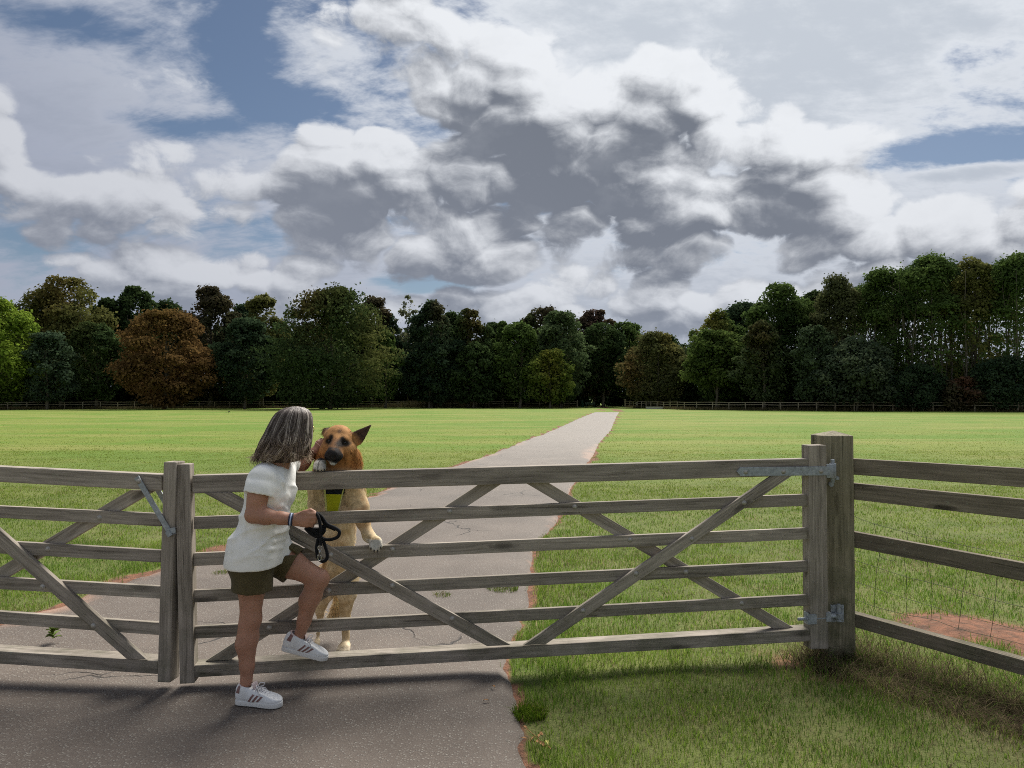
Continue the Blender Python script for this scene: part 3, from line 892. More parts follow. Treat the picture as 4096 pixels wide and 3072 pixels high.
# pale marker box on a post, concrete trough
x = (2545.5 - 2048) / FPX * 122
mk = thing('marker_post', 'pale square marker box on a post behind the far right fence', 'marker post', (x, 122, 0))
mb = MB(); mb.box((0, 0, .3), (.16, .16, .7)); obj('stem', mb.mesh('stem', False, .01), CONC, mk)
mb = MB(); mb.box((0, 0, 1.02), (.40, .30, .84)); mb.box((0, 0, 1.46), (.44, .34, .04)); obj('head', mb.mesh('head', False, .015), CONC, mk)
x = (2617 - 2048) / FPX * 108.5
tr = thing('water_trough', 'long low pale concrete trough lying before the far right fence', 'trough', (x, 108.5, 0))
mb = MB()
mb.prism([(-1.22, -.28, 0), (1.22, -.28, 0), (1.25, -.32, .34), (-1.25, -.32, .34)], (0, .06, 0)); mb.prism([(-1.22, .28, 0), (1.22, .28, 0), (1.25, .32, .34), (-1.25, .32, .34)], (0, -.06, 0))
mb.box((-1.2, 0, .17), (.07, .5, .33)); mb.box((1.2, 0, .17), (.07, .5, .33)); mb.box((0, 0, .05), (2.3, .48, .08))
obj('basin', mb.mesh('basin'), CONC, tr)

# ---------------------------------------------------------------- trees
LEAF = leaf_mat('tree_leaves', .42)
BARK = plain_mat('bark', srgb(96, 90, 78), .9, .1, 0, .3, 6, .4)

def leaf_cards(C, N, size, r, aspect=.7):
    """square-ish leaf sprays at C (n,3) facing N, each a folded pair of triangles"""
    n = len(C)
    a = r.normal(size=(n, 3)); u = np.cross(N, a); u /= np.linalg.norm(u, axis=1)[:, None] + 1e-9
    v = np.cross(N, u)
    s = size * r.uniform(.6, 1.35, n)[:, None]
    b = N * s * r.uniform(-.35, .35, n)[:, None]
    V = np.stack([C - u * s, C - v * s * aspect + b, C + u * s, C + v * s * aspect + b], 1).reshape(-1, 3)
    F = np.arange(4 * n).reshape(n, 4)
    return V, F

def crown_points(r, H, z0, rx, ry, n_lobe, n_leaf, lobe=.27, top=.75, fill=.22, flat=1.0):
    """clumped leaf positions of a crown from height z0 to H"""
    t = r.beta(1.15, 1.0, n_lobe)
    prof = np.sin(np.pi * np.clip(t, .0, 1) ** top) ** .5
    ang = r.uniform(0, 2 * np.pi, n_lobe); rad = r.uniform(.25, 1, n_lobe) ** .42
    L = np.stack([np.cos(ang) * rad * prof * rx * .92, np.sin(ang) * rad * prof * ry * .92, z0 + (H - z0) * (.06 + .88 * t)], 1)
    lr = lobe * (rx + ry) / 2 * r.uniform(.45, 1.4, n_lobe)
    w = lr ** 2; w /= w.sum()
    k = r.choice(n_lobe, n_leaf, p=w)
    d = r.normal(size=(n_leaf, 3)); d /= np.linalg.norm(d, axis=1)[:, None]
    d[:, 2] = np.abs(d[:, 2]) * np.where(r.random(n_leaf) < .72, 1, -1)
    q = L[k] + d * (lr[k] * (r.uniform(.62, 1.08, n_leaf)))[:, None] * np.array((1, 1, .78 * flat))
    m = r.random(n_leaf) < fill
    nf = m.sum()
    tt = r.uniform(.05, .95, nf); pp = np.sin(np.pi * tt ** top) ** .62 * np.sqrt(r.uniform(0, 1, nf)) * .85; aa = r.uniform(0, 2 * np.pi, nf)
    q[m] = np.stack([np.cos(aa) * pp * rx, np.sin(aa) * pp * ry, z0 + (H - z0) * tt], 1)
    q[:, 2] = np.clip(q[:, 2], .05, H * 1.02)
    return q, d, k, L, lr

def tree(name, label, sx0, sx1, top, D, cols, z0=.06, n=None, lobes=46, leaf=.225, trunk=.28, patch=None, shape=.75, fill=.22, flat=1.0, seed=0, lobe=.27, depth=.8, group='trees of the wood behind the field', side=None, stems=1, thin=None):
    """sx0, sx1, top in photograph pixels; D metres away; cols: two leaf colours, patch: (colour, dx, dz, r, amount)"""
    r = np.random.default_rng(seed * 7 + int(sx0 * 3 + top) % 9973)
    x0, x1 = (sx0 - 2048) / FPX * D, (sx1 - 2048) / FPX * D
    H = P(2048, top, D)[2]
    rx = (x1 - x0) / 2; cx = (x0 + x1) / 2
    px = rx * 2 / D * FPX / 4 * (H / D * FPX / 4)
    if n is None:
        n = int(np.clip(px * 1.8, 3500, 24000))
    t = thing(name, label, 'tree', (cx, D, 0), group)
    q, d, k, L, lr = crown_points(r, H, z0 * H, rx, rx * depth, int(lobes * 1.6), n, lobe * .86, shape, fill, flat)
    sprig = r.random(n) < .07
    q[sprig] += d[sprig] * (lr[k][sprig] * r.uniform(.1, .5, sprig.sum()))[:, None]
    if thin:
        keep = (q[:, 2] > thin[0] * H) | (r.random(n) < thin[1]) | (q[:, 2] < .2 * H)
        q, d, k = q[keep], d[keep], k[keep]; n = len(q)
    nn = d * .8 + r.normal(size=d.shape) * .55 + np.array((0, 0, .35)); nn /= np.linalg.norm(nn, axis=1)[:, None]
    V, F = leaf_cards(q, nn, leaf * D / 105, r)
    c0, c1 = np.array(cols[0]), np.array(cols[1])
    lobemix = r.random(len(L)); f = np.clip(lobemix[k] * .7 + r.normal(0, .22, n) + .15, 0, 1)[:, None]
    c = (c0 * (1 - f) + c1 * f) * 2.0
    c *= r.uniform(.85, 1.15, (n, 1))
    if patch:
        for (pc, dx, dz, pr, am) in patch:
            dist = np.hypot((q[:, 0] / rx - dx), (q[:, 2] / H - dz) * H / (2 * rx))
            pm = np.clip(1.2 - dist / pr + r.normal(0, .25, n), 0, 1)[:, None] * am
            c = c * (1 - pm) + np.array(pc) * 1.5 * pm
    obj('crown', np_mesh('crown', V, F, False, {'Col': np.repeat(c, 4, 0)}), LEAF, t)
    mb = MB()
    for s in range(stems):
        ox = 0 if stems == 1 else r.uniform(-.6, .6) * rx; oy = 0 if stems == 1 else r.uniform(-.5, .5) * rx
        tw = trunk * (H / 18) * (1 if stems == 1 else r.uniform(.5, .9)); lean = r.normal(0, .03, 2)
        pts = [np.array((ox + lean[0] * z * H + .12 * math.sin(z * 7 + s), oy + lean[1] * z * H, z * H - (.3 if z == 0 else 0))) for z in (0, .04, .15, .3, .5, .7, .88)]
        mb.tube(pts, [tw * 1.5, tw * 1.1, tw, tw * .85, tw * .6, tw * .38, tw * .12], 7)
        for b in range(7 if stems == 1 else 4):
            i = r.integers(len(L)); e = L[i]
            z = np.clip(e[2] * r.uniform(.35, .7), .1 * H, .7 * H)
            sp = np.array((ox + lean[0] * z, oy + lean[1] * z, z))
            if stems > 1:
                e = np.array((ox + r.normal(0, .2) * rx, oy + r.normal(0, .2) * rx, min(z + r.uniform(.12, .3) * H, H * .95)))
            mid = (sp + e) / 2 + np.array((0, 0, .06 * H))
            mb.tube([sp, mid, e], [tw * .45, tw * .28, tw * .08], 5)
    obj('trunk', mb.mesh('trunk', True), BARK, t)
    return t

d2 = lambda v: v * 4096 / 2212
def tr_(name, label, x0, x1, top, D, cols, **k):
    return tree(name, label, d2(x0), d2(x1), d2(top), D, cols, **k)
DG = ((.018, .030, .012), (.034, .052, .018)); DG2 = ((.016, .028, .016), (.030, .046, .022)); MG = ((.028, .046, .014), (.055, .082, .022)); OL = ((.045, .050, .016), (.085, .085, .026))
BR = ((.060, .042, .016), (.100, .066, .022)); OR = ((.058, .036, .015), (.100, .060, .023)); YG = ((.060, .095, .014), (.130, .175, .024)); BK = ((.028, .026, .016), (.050, .040, .022)); GY = ((.060, .070, .036), (.10, .105, .055))
# back row first, left to right
tr_('broad_tree', 'tall broad olive-brown tree, highest at the far left', 28, 240, 586, 116, OL, patch=[(BR[1], -.1, .8, .5, .6), (MG[0], -.6, .6, .5, .6)], lobes=52, seed=1)
tr_('broad_tree', 'dark rounded tree standing behind between the tall olive tree and the rusty tree', 222, 348, 606, 124, DG, lobes=34, seed=2)
tr_('broad_tree', 'feathery dark tree rising behind the right side of the rusty tree', 380, 528, 612, 122, BK, lobes=38, seed=3, fill=.12, patch=[(MG[0], .4, .6, .5, .5)])
tr_('broad_tree', 'olive tree with a flat top left of the big dark beech', 508, 622, 626, 120, OL, lobes=30, seed=4, patch=[(DG[1], 0, .4, .6, .6)])
tr_('broad_tree', 'deep green tree showing above the right shoulder of the big dark beech', 682, 782, 609, 128, DG, lobes=30, seed=5)
tr_('broad_tree', 'ragged blackish tree sloping down right of the big dark beech', 745, 866, 630, 130, BK, lobes=30, seed=6, patch=[(DG[0], 0, .4, .8, .7)])
tr_('birch_tree', 'thin pale feathery birch poking above the dark trees', 848, 910, 632, 132, GY, lobes=20, n=1500, seed=7, fill=.1, leaf=.17, trunk=.16, z0=.3)
tr_('broad_tree', 'dense dark tree with upright tips right of the thin birch', 862, 1000, 647, 122, DG2, lobes=40, seed=8, patch=[(BK[1], .3, .9, .4, .7)])
tr_('broad_tree', 'dark brown-topped tree left of the lighter green group', 950, 1072, 658, 124, DG, lobes=34, seed=9, patch=[(BR[0], .2, .85, .5, .8)])
tr_('broad_tree', 'small dark tree in the notch left of the lighter green group', 1052, 1120, 688, 126, MG, lobes=20, seed=10)
tr_('broad_tree', 'dark tree topping the middle group left of the path', 1095, 1240, 656, 134, BK, lobes=36, seed=11, patch=[(MG[0], -.4, .7, .5, .8)])
tr_('broad_tree', 'purple-brown topped tree behind the middle group above the path', 1225, 1345, 660, 140, BK, lobes=34, seed=12, patch=[((.045, .028, .024), 0, .9, .5, .8)])
tr_('broad_tree', 'green tree sloping down to the gap beside the path', 1300, 1425, 690, 138, MG, lobes=30, seed=13)
tr_('broad_tree', 'golden-topped tree at the left foot of the tall right-hand wood', 1478, 1625, 668, 112, MG, lobes=34, seed=14, patch=[((.16, .13, .03), -.3, .85, .5, .55)])
tr_('broad_tree', 'dark full tree rising between the gap and the tall right-hand wood', 1590, 1782, 602, 104, MG, lobes=46, seed=15, patch=[(DG[0], 0, .45, .8, .8)])
TALL = dict(shape=.50, z0=.16, fill=.14, thin=(.62, .30), stems=7, trunk=.16, leaf=.21, lobe=.30, depth=1.0)
tr_('tall_tree', 'tall slim-stemmed tree first in the right-hand row, reddish green', 1745, 1880, 592, 100, ((.034, .040, .018), (.062, .068, .028)), lobes=40, seed=16, **TALL)
tr_('tall_tree', 'tall slim-stemmed tree second in the right-hand row', 1835, 1985, 580, 98, MG, lobes=44, seed=17, **TALL)
tr_('tall_tree', 'tallest slim-stemmed tree of the right-hand row, domed top', 1915, 2095, 543, 94, MG, lobes=52, seed=18, **TALL)
tr_('tall_tree', 'tall slim-stemmed tree right of the domed tallest one', 2035, 2175, 552, 92, OL, lobes=42, seed=19, **TALL)
tr_('tall_tree', 'tall slim-stemmed tree cut by the right edge', 2115, 2290, 549, 90, MG, lobes=46, seed=20, **TALL)
EX = [('deep green tree filling in behind the rusty tree\'s left shoulder', 165, 300, 640, 122, DG, 51), ('dark tree filling in behind the top of the rusty tree', 290, 430, 646, 128, DG, 52),
      ('dark tree squeezed between the feathery tree and the olive flat-topped tree', 470, 580, 655, 127, DG2, 53), ('dark tree squeezed in left of the thin birch', 800, 880, 668, 130, DG2, 54),
      ('dark tree squeezed behind the two upright dark trees', 925, 1030, 668, 130, DG, 55), ('deep green tree squeezed behind the grey-green rounded tree', 1020, 1130, 690, 130, DG, 56),
      ('dark tree low in the gap right of the path', 1395, 1500, 722, 132, DG, 57), ('dark tree behind the golden-topped tree', 1540, 1680, 650, 118, DG2, 58),
      ('dark tree behind the first of the tall right-hand row', 1690, 1830, 622, 112, DG, 59), ('dark tree behind the second of the tall right-hand row', 1800, 1930, 606, 108, DG, 60)]
for lab, x0, x1, tp, D_, cc, sd in EX:
    tr_('broad_tree', lab, x0, x1, tp, D_, cc, lobes=34, seed=sd)
for lab, x0, x1, tp, D_, sd in (('slim-stemmed tree behind the domed tallest one, left side', 1890, 2030, 572, 104, 61), ('slim-stemmed tree behind the domed tallest one, right side', 1990, 2120, 566, 103, 62), ('slim-stemmed tree behind, nearest the right edge', 2090, 2230, 564, 102, 63)):
    tr_('tall_tree', lab, x0, x1, tp, D_, DG, lobes=44, seed=sd, **TALL)
# front row
tr_('broad_tree', 'bright fresh green tree cut by the left edge', -95, 82, 640, 100, YG, lobes=44, seed=21, patch=[(MG[0], .2, .1, .5, .8)])
tr_('broad_tree', 'dark teal bushy tree right of the bright green one', 40, 165, 712, 102, ((.022, .036, .022), (.044, .064, .034)), lobes=30, seed=22)
tr_('broad_tree', 'deep green tree filling the space left of the rusty tree', 140, 275, 690, 108, DG, lobes=36, seed=23, patch=[(OL[0], -.3, .9, .5, .6)])
tr_('chestnut_tree', 'rounded rusty orange-brown autumn tree', 250, 460, 664, 105, OR, z0=.0, lobes=80, seed=24, flat=.6, fill=.2, patch=[((.12, .08, .025), 0, .95, .4, .6)])
tr_('broad_tree', 'dark green tree filling the space right of the rusty tree', 448, 610, 690, 110, DG2, lobes=40, seed=25)
tr_('beech_tree', 'big dark spreading beech tree reaching down to the ground', 568, 858, 616, 107, DG, z0=.0, lobes=96, seed=26, flat=.6, patch=[(BR[0], -.25, .86, .34, .75), (OL[1], .75, .5, .42, .7), (OL[0], .1, .98, .3, .8)])
tr_('broad_tree', 'slim green tree tucked behind the right edge of the beech', 795, 870, 705, 118, MG, lobes=22, seed=27)
tr_('broad_tree', 'dark lower tree under the birch', 868, 985, 740, 119, DG2, lobes=30, seed=28)
tr_('broad_tree', 'dark lower tree right of the birch, by the dry grass', 960, 1085, 742, 120, DG, lobes=32, seed=29)
tr_('broad_tree', 'grey-green rounded tree at the left of the middle group', 1062, 1185, 690, 121, MG, lobes=36, seed=30)
tr_('broad_tree', 'large soft grey-green tree in the middle group left of the path', 1135, 1290, 668, 124, ((.030, .046, .020), (.058, .080, .034)), lobes=48, seed=31)
tr_('broad_tree', 'dark green tree overhanging the left side of the path', 1240, 1365, 690, 131, DG, lobes=36, seed=32, z0=.16)
tr_('maple_tree', 'small yellowing tree in front of the middle group', 1128, 1248, 752, 117, ((.040, .062, .014), (.085, .105, .022)), lobes=30, seed=33, patch=[((.16, .13, .025), 0, .7, .5, .5)])
tr_('broad_tree', 'brown-edged leafy tree right of the path opening', 1338, 1500, 712, 120, ((.038, .044, .018), (.066, .070, .026)), lobes=44, seed=34, patch=[((.12, .075, .03), -.75, .5, .4, .7), ((.13, .11, .03), .3, .98, .4, .6)])
tr_('maple_tree', 'green maple with a bare pale trunk behind the right fence', 1468, 1625, 712, 107, ((.030, .048, .014), (.066, .090, .022)), lobes=40, seed=35, z0=.24, trunk=.30)
tr_('broad_tree', 'rounded dark tree with a rusty top left of the grey bush', 1585, 1715, 690, 99, ((.026, .038, .018), (.050, .066, .026)), lobes=36, seed=36, patch=[(BR[0], -.2, .8, .5, .7)])
tr_('broad_tree', 'grey-green bushy tree in front of the tall row', 1700, 1830, 700, 95, ((.028, .042, .022), (.050, .070, .034)), lobes=34, seed=37)
tr_('round_bush', 'big rounded grey-green bush in front of the tall row', 1755, 1945, 730, 92, ((.026, .038, .024), (.048, .062, .034)), lobes=40, seed=38)
tr_('round_bush', 'dark low bush at the foot of the tall row', 1905, 2045, 790, 90, DG2, lobes=30, seed=39)
tr_('round_bush', 'low bush with reddish leaves by the right fence', 2030, 2125, 815, 88, ((.034, .034, .018), (.060, .050, .028)), lobes=26, seed=40, patch=[((.11, .045, .03), 0, .8, .5, .7)])
tr_('round_bush', 'dark bush in the right corner of the wood', 2095, 2265, 770, 87, DG2, lobes=36, seed=41)

# the dark inside of the wood behind the trees: undergrowth one cannot count
def understory():
    r = np.random.default_rng(77)
    line = np.array([(-60, 118), (500, 126), (1100, 136), (1800, 140), (2300, 150), (2480, 152), (2800, 124), (3300, 112), (4300, 100)], float)
    n = 90000
    sx = r.uniform(-150, 4300, n)
    D = np.interp(sx, line[:, 0], line[:, 1]) + r.uniform(-4, 9, n)
    Hh = np.interp(sx, [-150, 900, 1800, 2300, 2600, 2900, 3300, 3500, 4300], [14, 15.5, 15, 15, 13, 10, 7.0, 6.2, 6.2])
    lowl = r.random(n) < .25
    z = np.where(lowl, 2.6 * r.random(n), Hh * r.uniform(0, 1, n) ** .9) * (1 + .25 * vnoise(np.stack([sx, sx * 0], 1), .012, 5))
    gap = (np.abs(sx - 2395) < 45) & (z < 3.4) & (D < 155)
    q = np.stack([(sx - 2048) / FPX * D, D, z], 1)[~gap]
    nn = r.normal(size=q.shape) + np.array((0, -.4, .3)); nn /= np.linalg.norm(nn, axis=1)[:, None]
    V, F = leaf_cards(q, nn, .52, r)
    c = (np.array((.038, .056, .026)) * r.uniform(.6, 1.5, (len(q), 1)))
    return np_mesh('undergrowth', V, F, False, {'Col': np.repeat(c, 4, 0)})
tr_('broad_tree', 'dark tree closing the end of the path under the wood', 1235, 1350, 720, 172, DG, lobes=40, seed=71, z0=.0)
obj('undergrowth', understory(), LEAF, kind='stuff', label='dark leafy undergrowth filling the inside of the wood', category='undergrowth')

def far_weeds():
    """rough grass and weeds along the far fences"""
    r = np.random.default_rng(78)
    n = 26000
    sx = r.uniform(-150, 4250, n)
    D = np.where(sx < 2405, np.interp(sx, [-130, 517, 1080, 1700, 2307], [98, 109, 118, 124, 128]), np.interp(sx, [2503, 2600, 2750, 3038, 4250], [126, 113, 101, 96, 84]))
    tall = np.exp(-((sx - 1750) / 190) ** 2)
    D = D + r.uniform(-.5, 2.8, n) + tall * r.uniform(0, 4, n)
    keep = np.abs(sx - 2405) > 95
    x = (sx - 2048) / FPX * D
    hgt = r.uniform(.15, .55, n) + 1.5 * tall * r.uniform(.3, 1, n)
    C = np.stack([x, D, np.zeros(n)], 1)[keep]; hgt = hgt[keep]
    w = .05
    lean = r.normal(0, .25, (len(C), 2)) * hgt[:, None]
    V = np.stack([C + (-w, 0, 0), C + (w, 0, 0), C + np.stack([lean[:, 0], lean[:, 1], hgt], 1)], 1).reshape(-1, 3)
    f = r.random((len(C), 1))
    c = np.array((.060, .060, .028)) * (1 - f) + np.array((.150, .120, .065)) * f
    return np_mesh('rough_grass', V, np.arange(len(V)).reshape(-1, 3), False, {'Col': np.repeat(c, 3, 0)})
obj('rough_grass', far_weeds(), LEAF, kind='stuff', label='rough dry grass and weeds along the far fences', category='grass')
# ---------------------------------------------------------------- grass blades near the camera
GRASS = leaf_mat('grass_blades', .45)
def blades(x, y, hgt, wid, lean, c0, r, zoff=0.0):
    n = len(x)
    z = ground_z(x, y) + zoff
    B = np.stack([x, y, z], 1)
    a = r.uniform(0, 2 * np.pi, n)
    s = np.stack([np.cos(a), np.sin(a), np.zeros(n)], 1) * (wid / 2)[:, None]
    ld = r.uniform(0, 2 * np.pi, n); l = (lean * r.uniform(.3, 1.2, n) * hgt)
    L = np.stack([np.cos(ld) * l, np.sin(ld) * l, np.zeros(n)], 1)
    up = np.array((0, 0, 1.0))
    m = B + up * (hgt * .58)[:, None] + L * .38
    t = B + up * (hgt * np.clip(1.05 - .35 * lean, .4, 1))[:, None] + L
    V = np.stack([B - s, B + s, m + s * .75, m - s * .75, t], 1).reshape(-1, 3)
    b = np.arange(n)[:, None] * 5
    F = np.concatenate([b + np.array([[0, 1, 2]]), b + np.array([[0, 2, 3]]), b + np.array([[3, 2, 4]])], 1).reshape(-1, 3)
    return V, F, np.repeat(c0, 5, 0)

def grass_field():
    r = np.random.default_rng(91)
    out = []
    zones = [  # y0, y1, half width factor, blades per m2, height, width
        (2.6, 5.0, 7000, .040, .0034), (5.0, 8.0, 4000, .040, .0042), (8.0, 13.0, 1400, .034, .0062), (13.0, 22.0, 460, .022, .010), (22.0, 40.0, 90, .020, .018)]
    for y0, y1, den, hg, wd in zones:
        hw = y1 * .78 + .5
        n = int(den * (y1 - y0) * 2 * hw)
        x = r.uniform(-hw, hw, n); y = r.uniform(y0, y1, n)
        ok = np.abs(x) < y * .76 + .4
        x, y = x[ok], y[ok]
        dl, dr = path_left(y) - x, x - path_right(y)
        dist = np.maximum(dl, dr)
        q = np.stack([x, y], 1)
        dirt, dry = ground_attrs(x, y)
        tuft = vnoise(q, 3.2, 51, 3)
        p = np.clip(1.12 - 1.1 * dirt, .0, 1) * np.clip(.80 + .55 * tuft, .15, 1) * (dist > -.03) * np.clip((40 - y) / 20, 0, 1)
        k = r.random(len(x)) < p
        x, y, dry, tuft, dist, dirt = x[k], y[k], dry[k], tuft[k], dist[k], dirt[k]
        n = len(x)
        d, al, m = ditch(x, y)
        longer = m * np.exp(-((d + .12) / .30) ** 2)
        edge = np.exp(-(np.clip(dist, 0, 9) / .35) ** 2) * np.clip(.4 + tuft, 0, 1)
        frontz = np.exp(-(((x - 1.9) / .5) ** 2 + ((y - 4.15) / .3) ** 2))
        hgt = hg * (.6 + .55 * r.random(n)) * (1 + .55 * np.clip(tuft, -.4, 1) + .9 * edge + 1.3 * longer + 1.0 * frontz)
        hgt = np.where(r.random(n) < .02, hgt * 1.8, hgt)
        f = np.clip(.42 + .55 * vnoise(q[k], 1.3, 52) + r.normal(0, .25, n), 0, 1)[:, None]
        c = np.array((.100, .195, .028)) * (1 - f) + np.array((.245, .335, .052)) * f
        bright = np.clip((y - 6) / 12, 0, 1)[:, None]
        c = c * (1 - bright) + (np.array((.170, .235, .036)) * (1 - f) + np.array((.262, .310, .060)) * f) * bright
        straw = (r.random(n) < (.07 + .50 * dry) * (1 - .55 * bright[:, 0]))[:, None]
        sc = np.array((.30, .255, .130)) * r.uniform(.6, 1.25, (n, 1))
        c = np.where(straw, sc, c) * r.uniform(.75, 1.25, (n, 1))
        w = wd * r.uniform(.7, 1.3, n)
        lean = np.where(straw[:, 0], r.uniform(.5, 1.3, n), r.uniform(.2, .9, n))
        out.append(blades(x, y, hgt, w, lean, c, r))
    b = 0; Vs, Fs, Cs = [], [], []
    for V, F, c in out:
        Vs.append(V); Fs.append(F + b); Cs.append(c); b += len(V)
    V, F, c = np.concatenate(Vs), np.concatenate(Fs), np.concatenate(Cs)
    print('grass tris', len(F))
    return np_mesh('grass', V, F, False, {'Col': c})
obj('grass', grass_field(), GRASS, kind='stuff', label='short green grass with straw-coloured patches either side of the path', category='grass')

def dry_strip():
    """dead, matted grass in the ditch in front of the rail fence"""
    r = np.random.default_rng(17)
    n = 14000
    al = r.uniform(-.1, 2.2, n); d = r.normal(-.16, .15, n)
    x = 2.12 + .59 * al + .81 * d; y = 4.55 - .81 * al + .59 * d
    f = r.random((n, 1))
    c = np.array((.05, .038, .026)) * (1 - f) + np.array((.21, .165, .10)) * f
    c = np.where(r.random((n, 1)) < .14, np.array((.09, .15, .03)), c)
    V, F, c = blades(x, y, r.uniform(.05, .20, n), r.uniform(.002, .0045, n), r.uniform(.9, 2.4, n), c, r)
    return np_mesh('dry_grass', V, F, False, {'Col': c})
obj('dry_grass', dry_strip(), GRASS, kind='stuff', label='dead matted brown grass in the ditch below the rail fence', category='dry grass')

def tussock(name, label, x, y, n, rad, hg, cols, cat='grass tuft', lean=.8, wid=.004, group=None, straw=.2):
    r = np.random.default_rng(int(x * 977 + y * 131) % 100000)
    a = r.uniform(0, 2 * np.pi, n); q = rad * np.sqrt(r.random(n))
    px, py = x + np.cos(a) * q, y + np.sin(a) * q
    f = r.random((n, 1)); c = np.array(cols[0]) * (1 - f) + np.array(cols[1]) * f
    c = np.where(r.random((n, 1)) < straw, np.array((.24, .20, .10)), c)
    V, F, c = blades(px, py, hg * r.uniform(.5, 1.2, n), np.full(n, wid), np.full(n, lean), c, r, .02 if path_left([y])[0] < x < path_right([y])[0] else 0)
    if path_left([y])[0] < x < path_right([y])[0]:
        V[:, 2] += .03
    V = V - np.array((x, y, 0))
    return obj(name, np_mesh(name, V, F, False, {'Col': c}), GRASS, None, Matrix.Translation((x, y, 0)), label=label, category=cat, group=group)
GC = ((.075, .135, .022), (.17, .23, .04))
tg = 'grass tufts standing on their own'
p = PG(1768, 2398); tussock('grass_tuft', 'small tuft of grass growing in the middle of the path', p[0], p[1], 160, .07, .05, GC, group=tg, straw=.45)
p = PG(888, 2306); tussock('grass_tuft', 'small tuft of grass on the path left of the woman', p[0], p[1], 160, .08, .05, GC, group=tg)
p = PG(2010, 2372); tussock('grass_tuft', 'tongue of grass creeping onto the path from the right beyond the gate', p[0], p[1], 500, .13, .06, GC, group=tg)
p = PG(2120, 2862); tussock('grass_tuft', 'bright green clump of grass at the path edge in the foreground', p[0], p[1], 620, .085, .06, ((.07, .14, .014), (.16, .22, .02)), group=tg, straw=.05)
p = PG(3420, 2640); tussock('grass_tuft', 'long grass drooping round the foot of the big post', p[0], p[1], 420, .16, .16, GC, group=tg, lean=1.1)
p = PG(3790, 2770); tussock('grass_tuft', 'fresh long grass clump in the dry strip below the rail fence', p[0], p[1], 380, .14, .16, ((.06, .12, .016), (.14, .20, .03)), group=tg, lean=1.0, straw=.15)
p = PG(3560, 2720); tussock('grass_tuft', 'dry drooping grass clump between the big post and the fresh clump', p[0], p[1], 420, .2, .13, ((.10, .10, .04), (.20, .17, .08)), group=tg, lean=1.2, straw=.5)

# ---------------------------------------------------------------- small things on the ground
def leaf_mesh(L, W, curl, r):
    pts = [(0, 0), (.25, .8), (.55, 1.0), (.85, .5), (1, 0)]
    V, F = [], []
    for i, (t, w) in enumerate(pts):
        z = curl * math.sin(t * math.pi) + .003
        for s_ in (-1, 0, 1):
            V.append((t * L - L / 2, s_ * w * W / 2, z + (abs(s_) * W * .22)))
    for i in range(len(pts) - 1):
        for j in range(2):
            F.append((i * 3 + j, (i + 1) * 3 + j, (i + 1) * 3 + j + 1, i * 3 + j + 1))
    mb = MB(); mb.add(V, F)
    return mb.mesh('leaf', True)
DRY = plain_mat('dry_leaf', srgb(150, 112, 74), .8, .2, 0, .35, 60, .2)
PALEL = plain_mat('yellowing_leaf', srgb(168, 160, 92), .8, .2, 0, .3, 60, .2)
rl = np.random.default_rng(44)
def z1(x, y):
    return 1900 + x / 3.515, 2600 + y / 3.515
LT = thing('dry_twig', 'fallen twig with dry brown leaves at the path edge in the foreground', 'twig', PG(*z1(930, 1400)))
for (x, y, m, a) in ((840, 1370, DRY, .6), (875, 1420, DRY, 2.2), (925, 1330, DRY, 1.2), (950, 1440, DRY, 2.4), (1000, 1425, PALEL, 1.9), (1005, 1500, DRY, 2.6), (915, 1300, DRY, 1.0)):
    q = PG(*z1(x, y)) - np.array(LT.location)
    obj('leaf', leaf_mesh(.045, .018, .012, rl), m, LT, Matrix.Translation((q[0], q[1], .03)) @ Euler((rl.uniform(-.6, .6), rl.uniform(-.5, .3), a)).to_matrix().to_4x4())
mb = MB(); mb.tube([PG(*z1(690, 1180)) - np.array(LT.location) + (0, 0, .035), PG(*z1(830, 1330)) - np.array(LT.location) + (0, 0, .045), PG(*z1(960, 1430)) - np.array(LT.location) + (0, 0, .035)], .0018, 5)
obj('stem', mb.mesh('stem', True), DRY, LT)
for x, y, lab in ((262, 535, 'dry leaf on the tarmac below the gate, nearer the gate'), (155, 730, 'dry leaf on the tarmac below the gate, further left'), (700, 1110, 'pale dry leaf at the path edge above the fallen twig'), (690, 1270, 'curled dry leaf on the tarmac beside the fallen twig')):
    q = PG(*z1(x, y), .034)
    obj('fallen_leaf', leaf_mesh(.032, .012, .006, rl), DRY, None, Matrix.Translation((q[0], q[1], .037)) @ Matrix.Rotation(rl.uniform(0, 3), 4, 'Z'), label=lab, category='leaf', group='single fallen leaves')
# small weed growing through the tarmac
p = PG(210, 2575, .03)
wd = thing('weed', 'small leafy weed growing through the tarmac behind the left gate leaf', 'weed', (p[0], p[1], .03))
GRN = plain_mat('weed_leaf', (.14, .20, .04), .7, .2, 0, .25, 40, .2)
for k in range(22):
    a = rl.uniform(0, 6.28); e = rl.uniform(.2, 1.3); rr_ = rl.uniform(.015, .06)
    obj('leaf', leaf_mesh(.05, .026, .008, rl), GRN, wd, Matrix.Translation((math.cos(a) * rr_ * .6, math.sin(a) * rr_ * .6, .015 + .075 * math.sin(e))) @ Euler((0, -e * .6, a)).to_matrix().to_4x4())
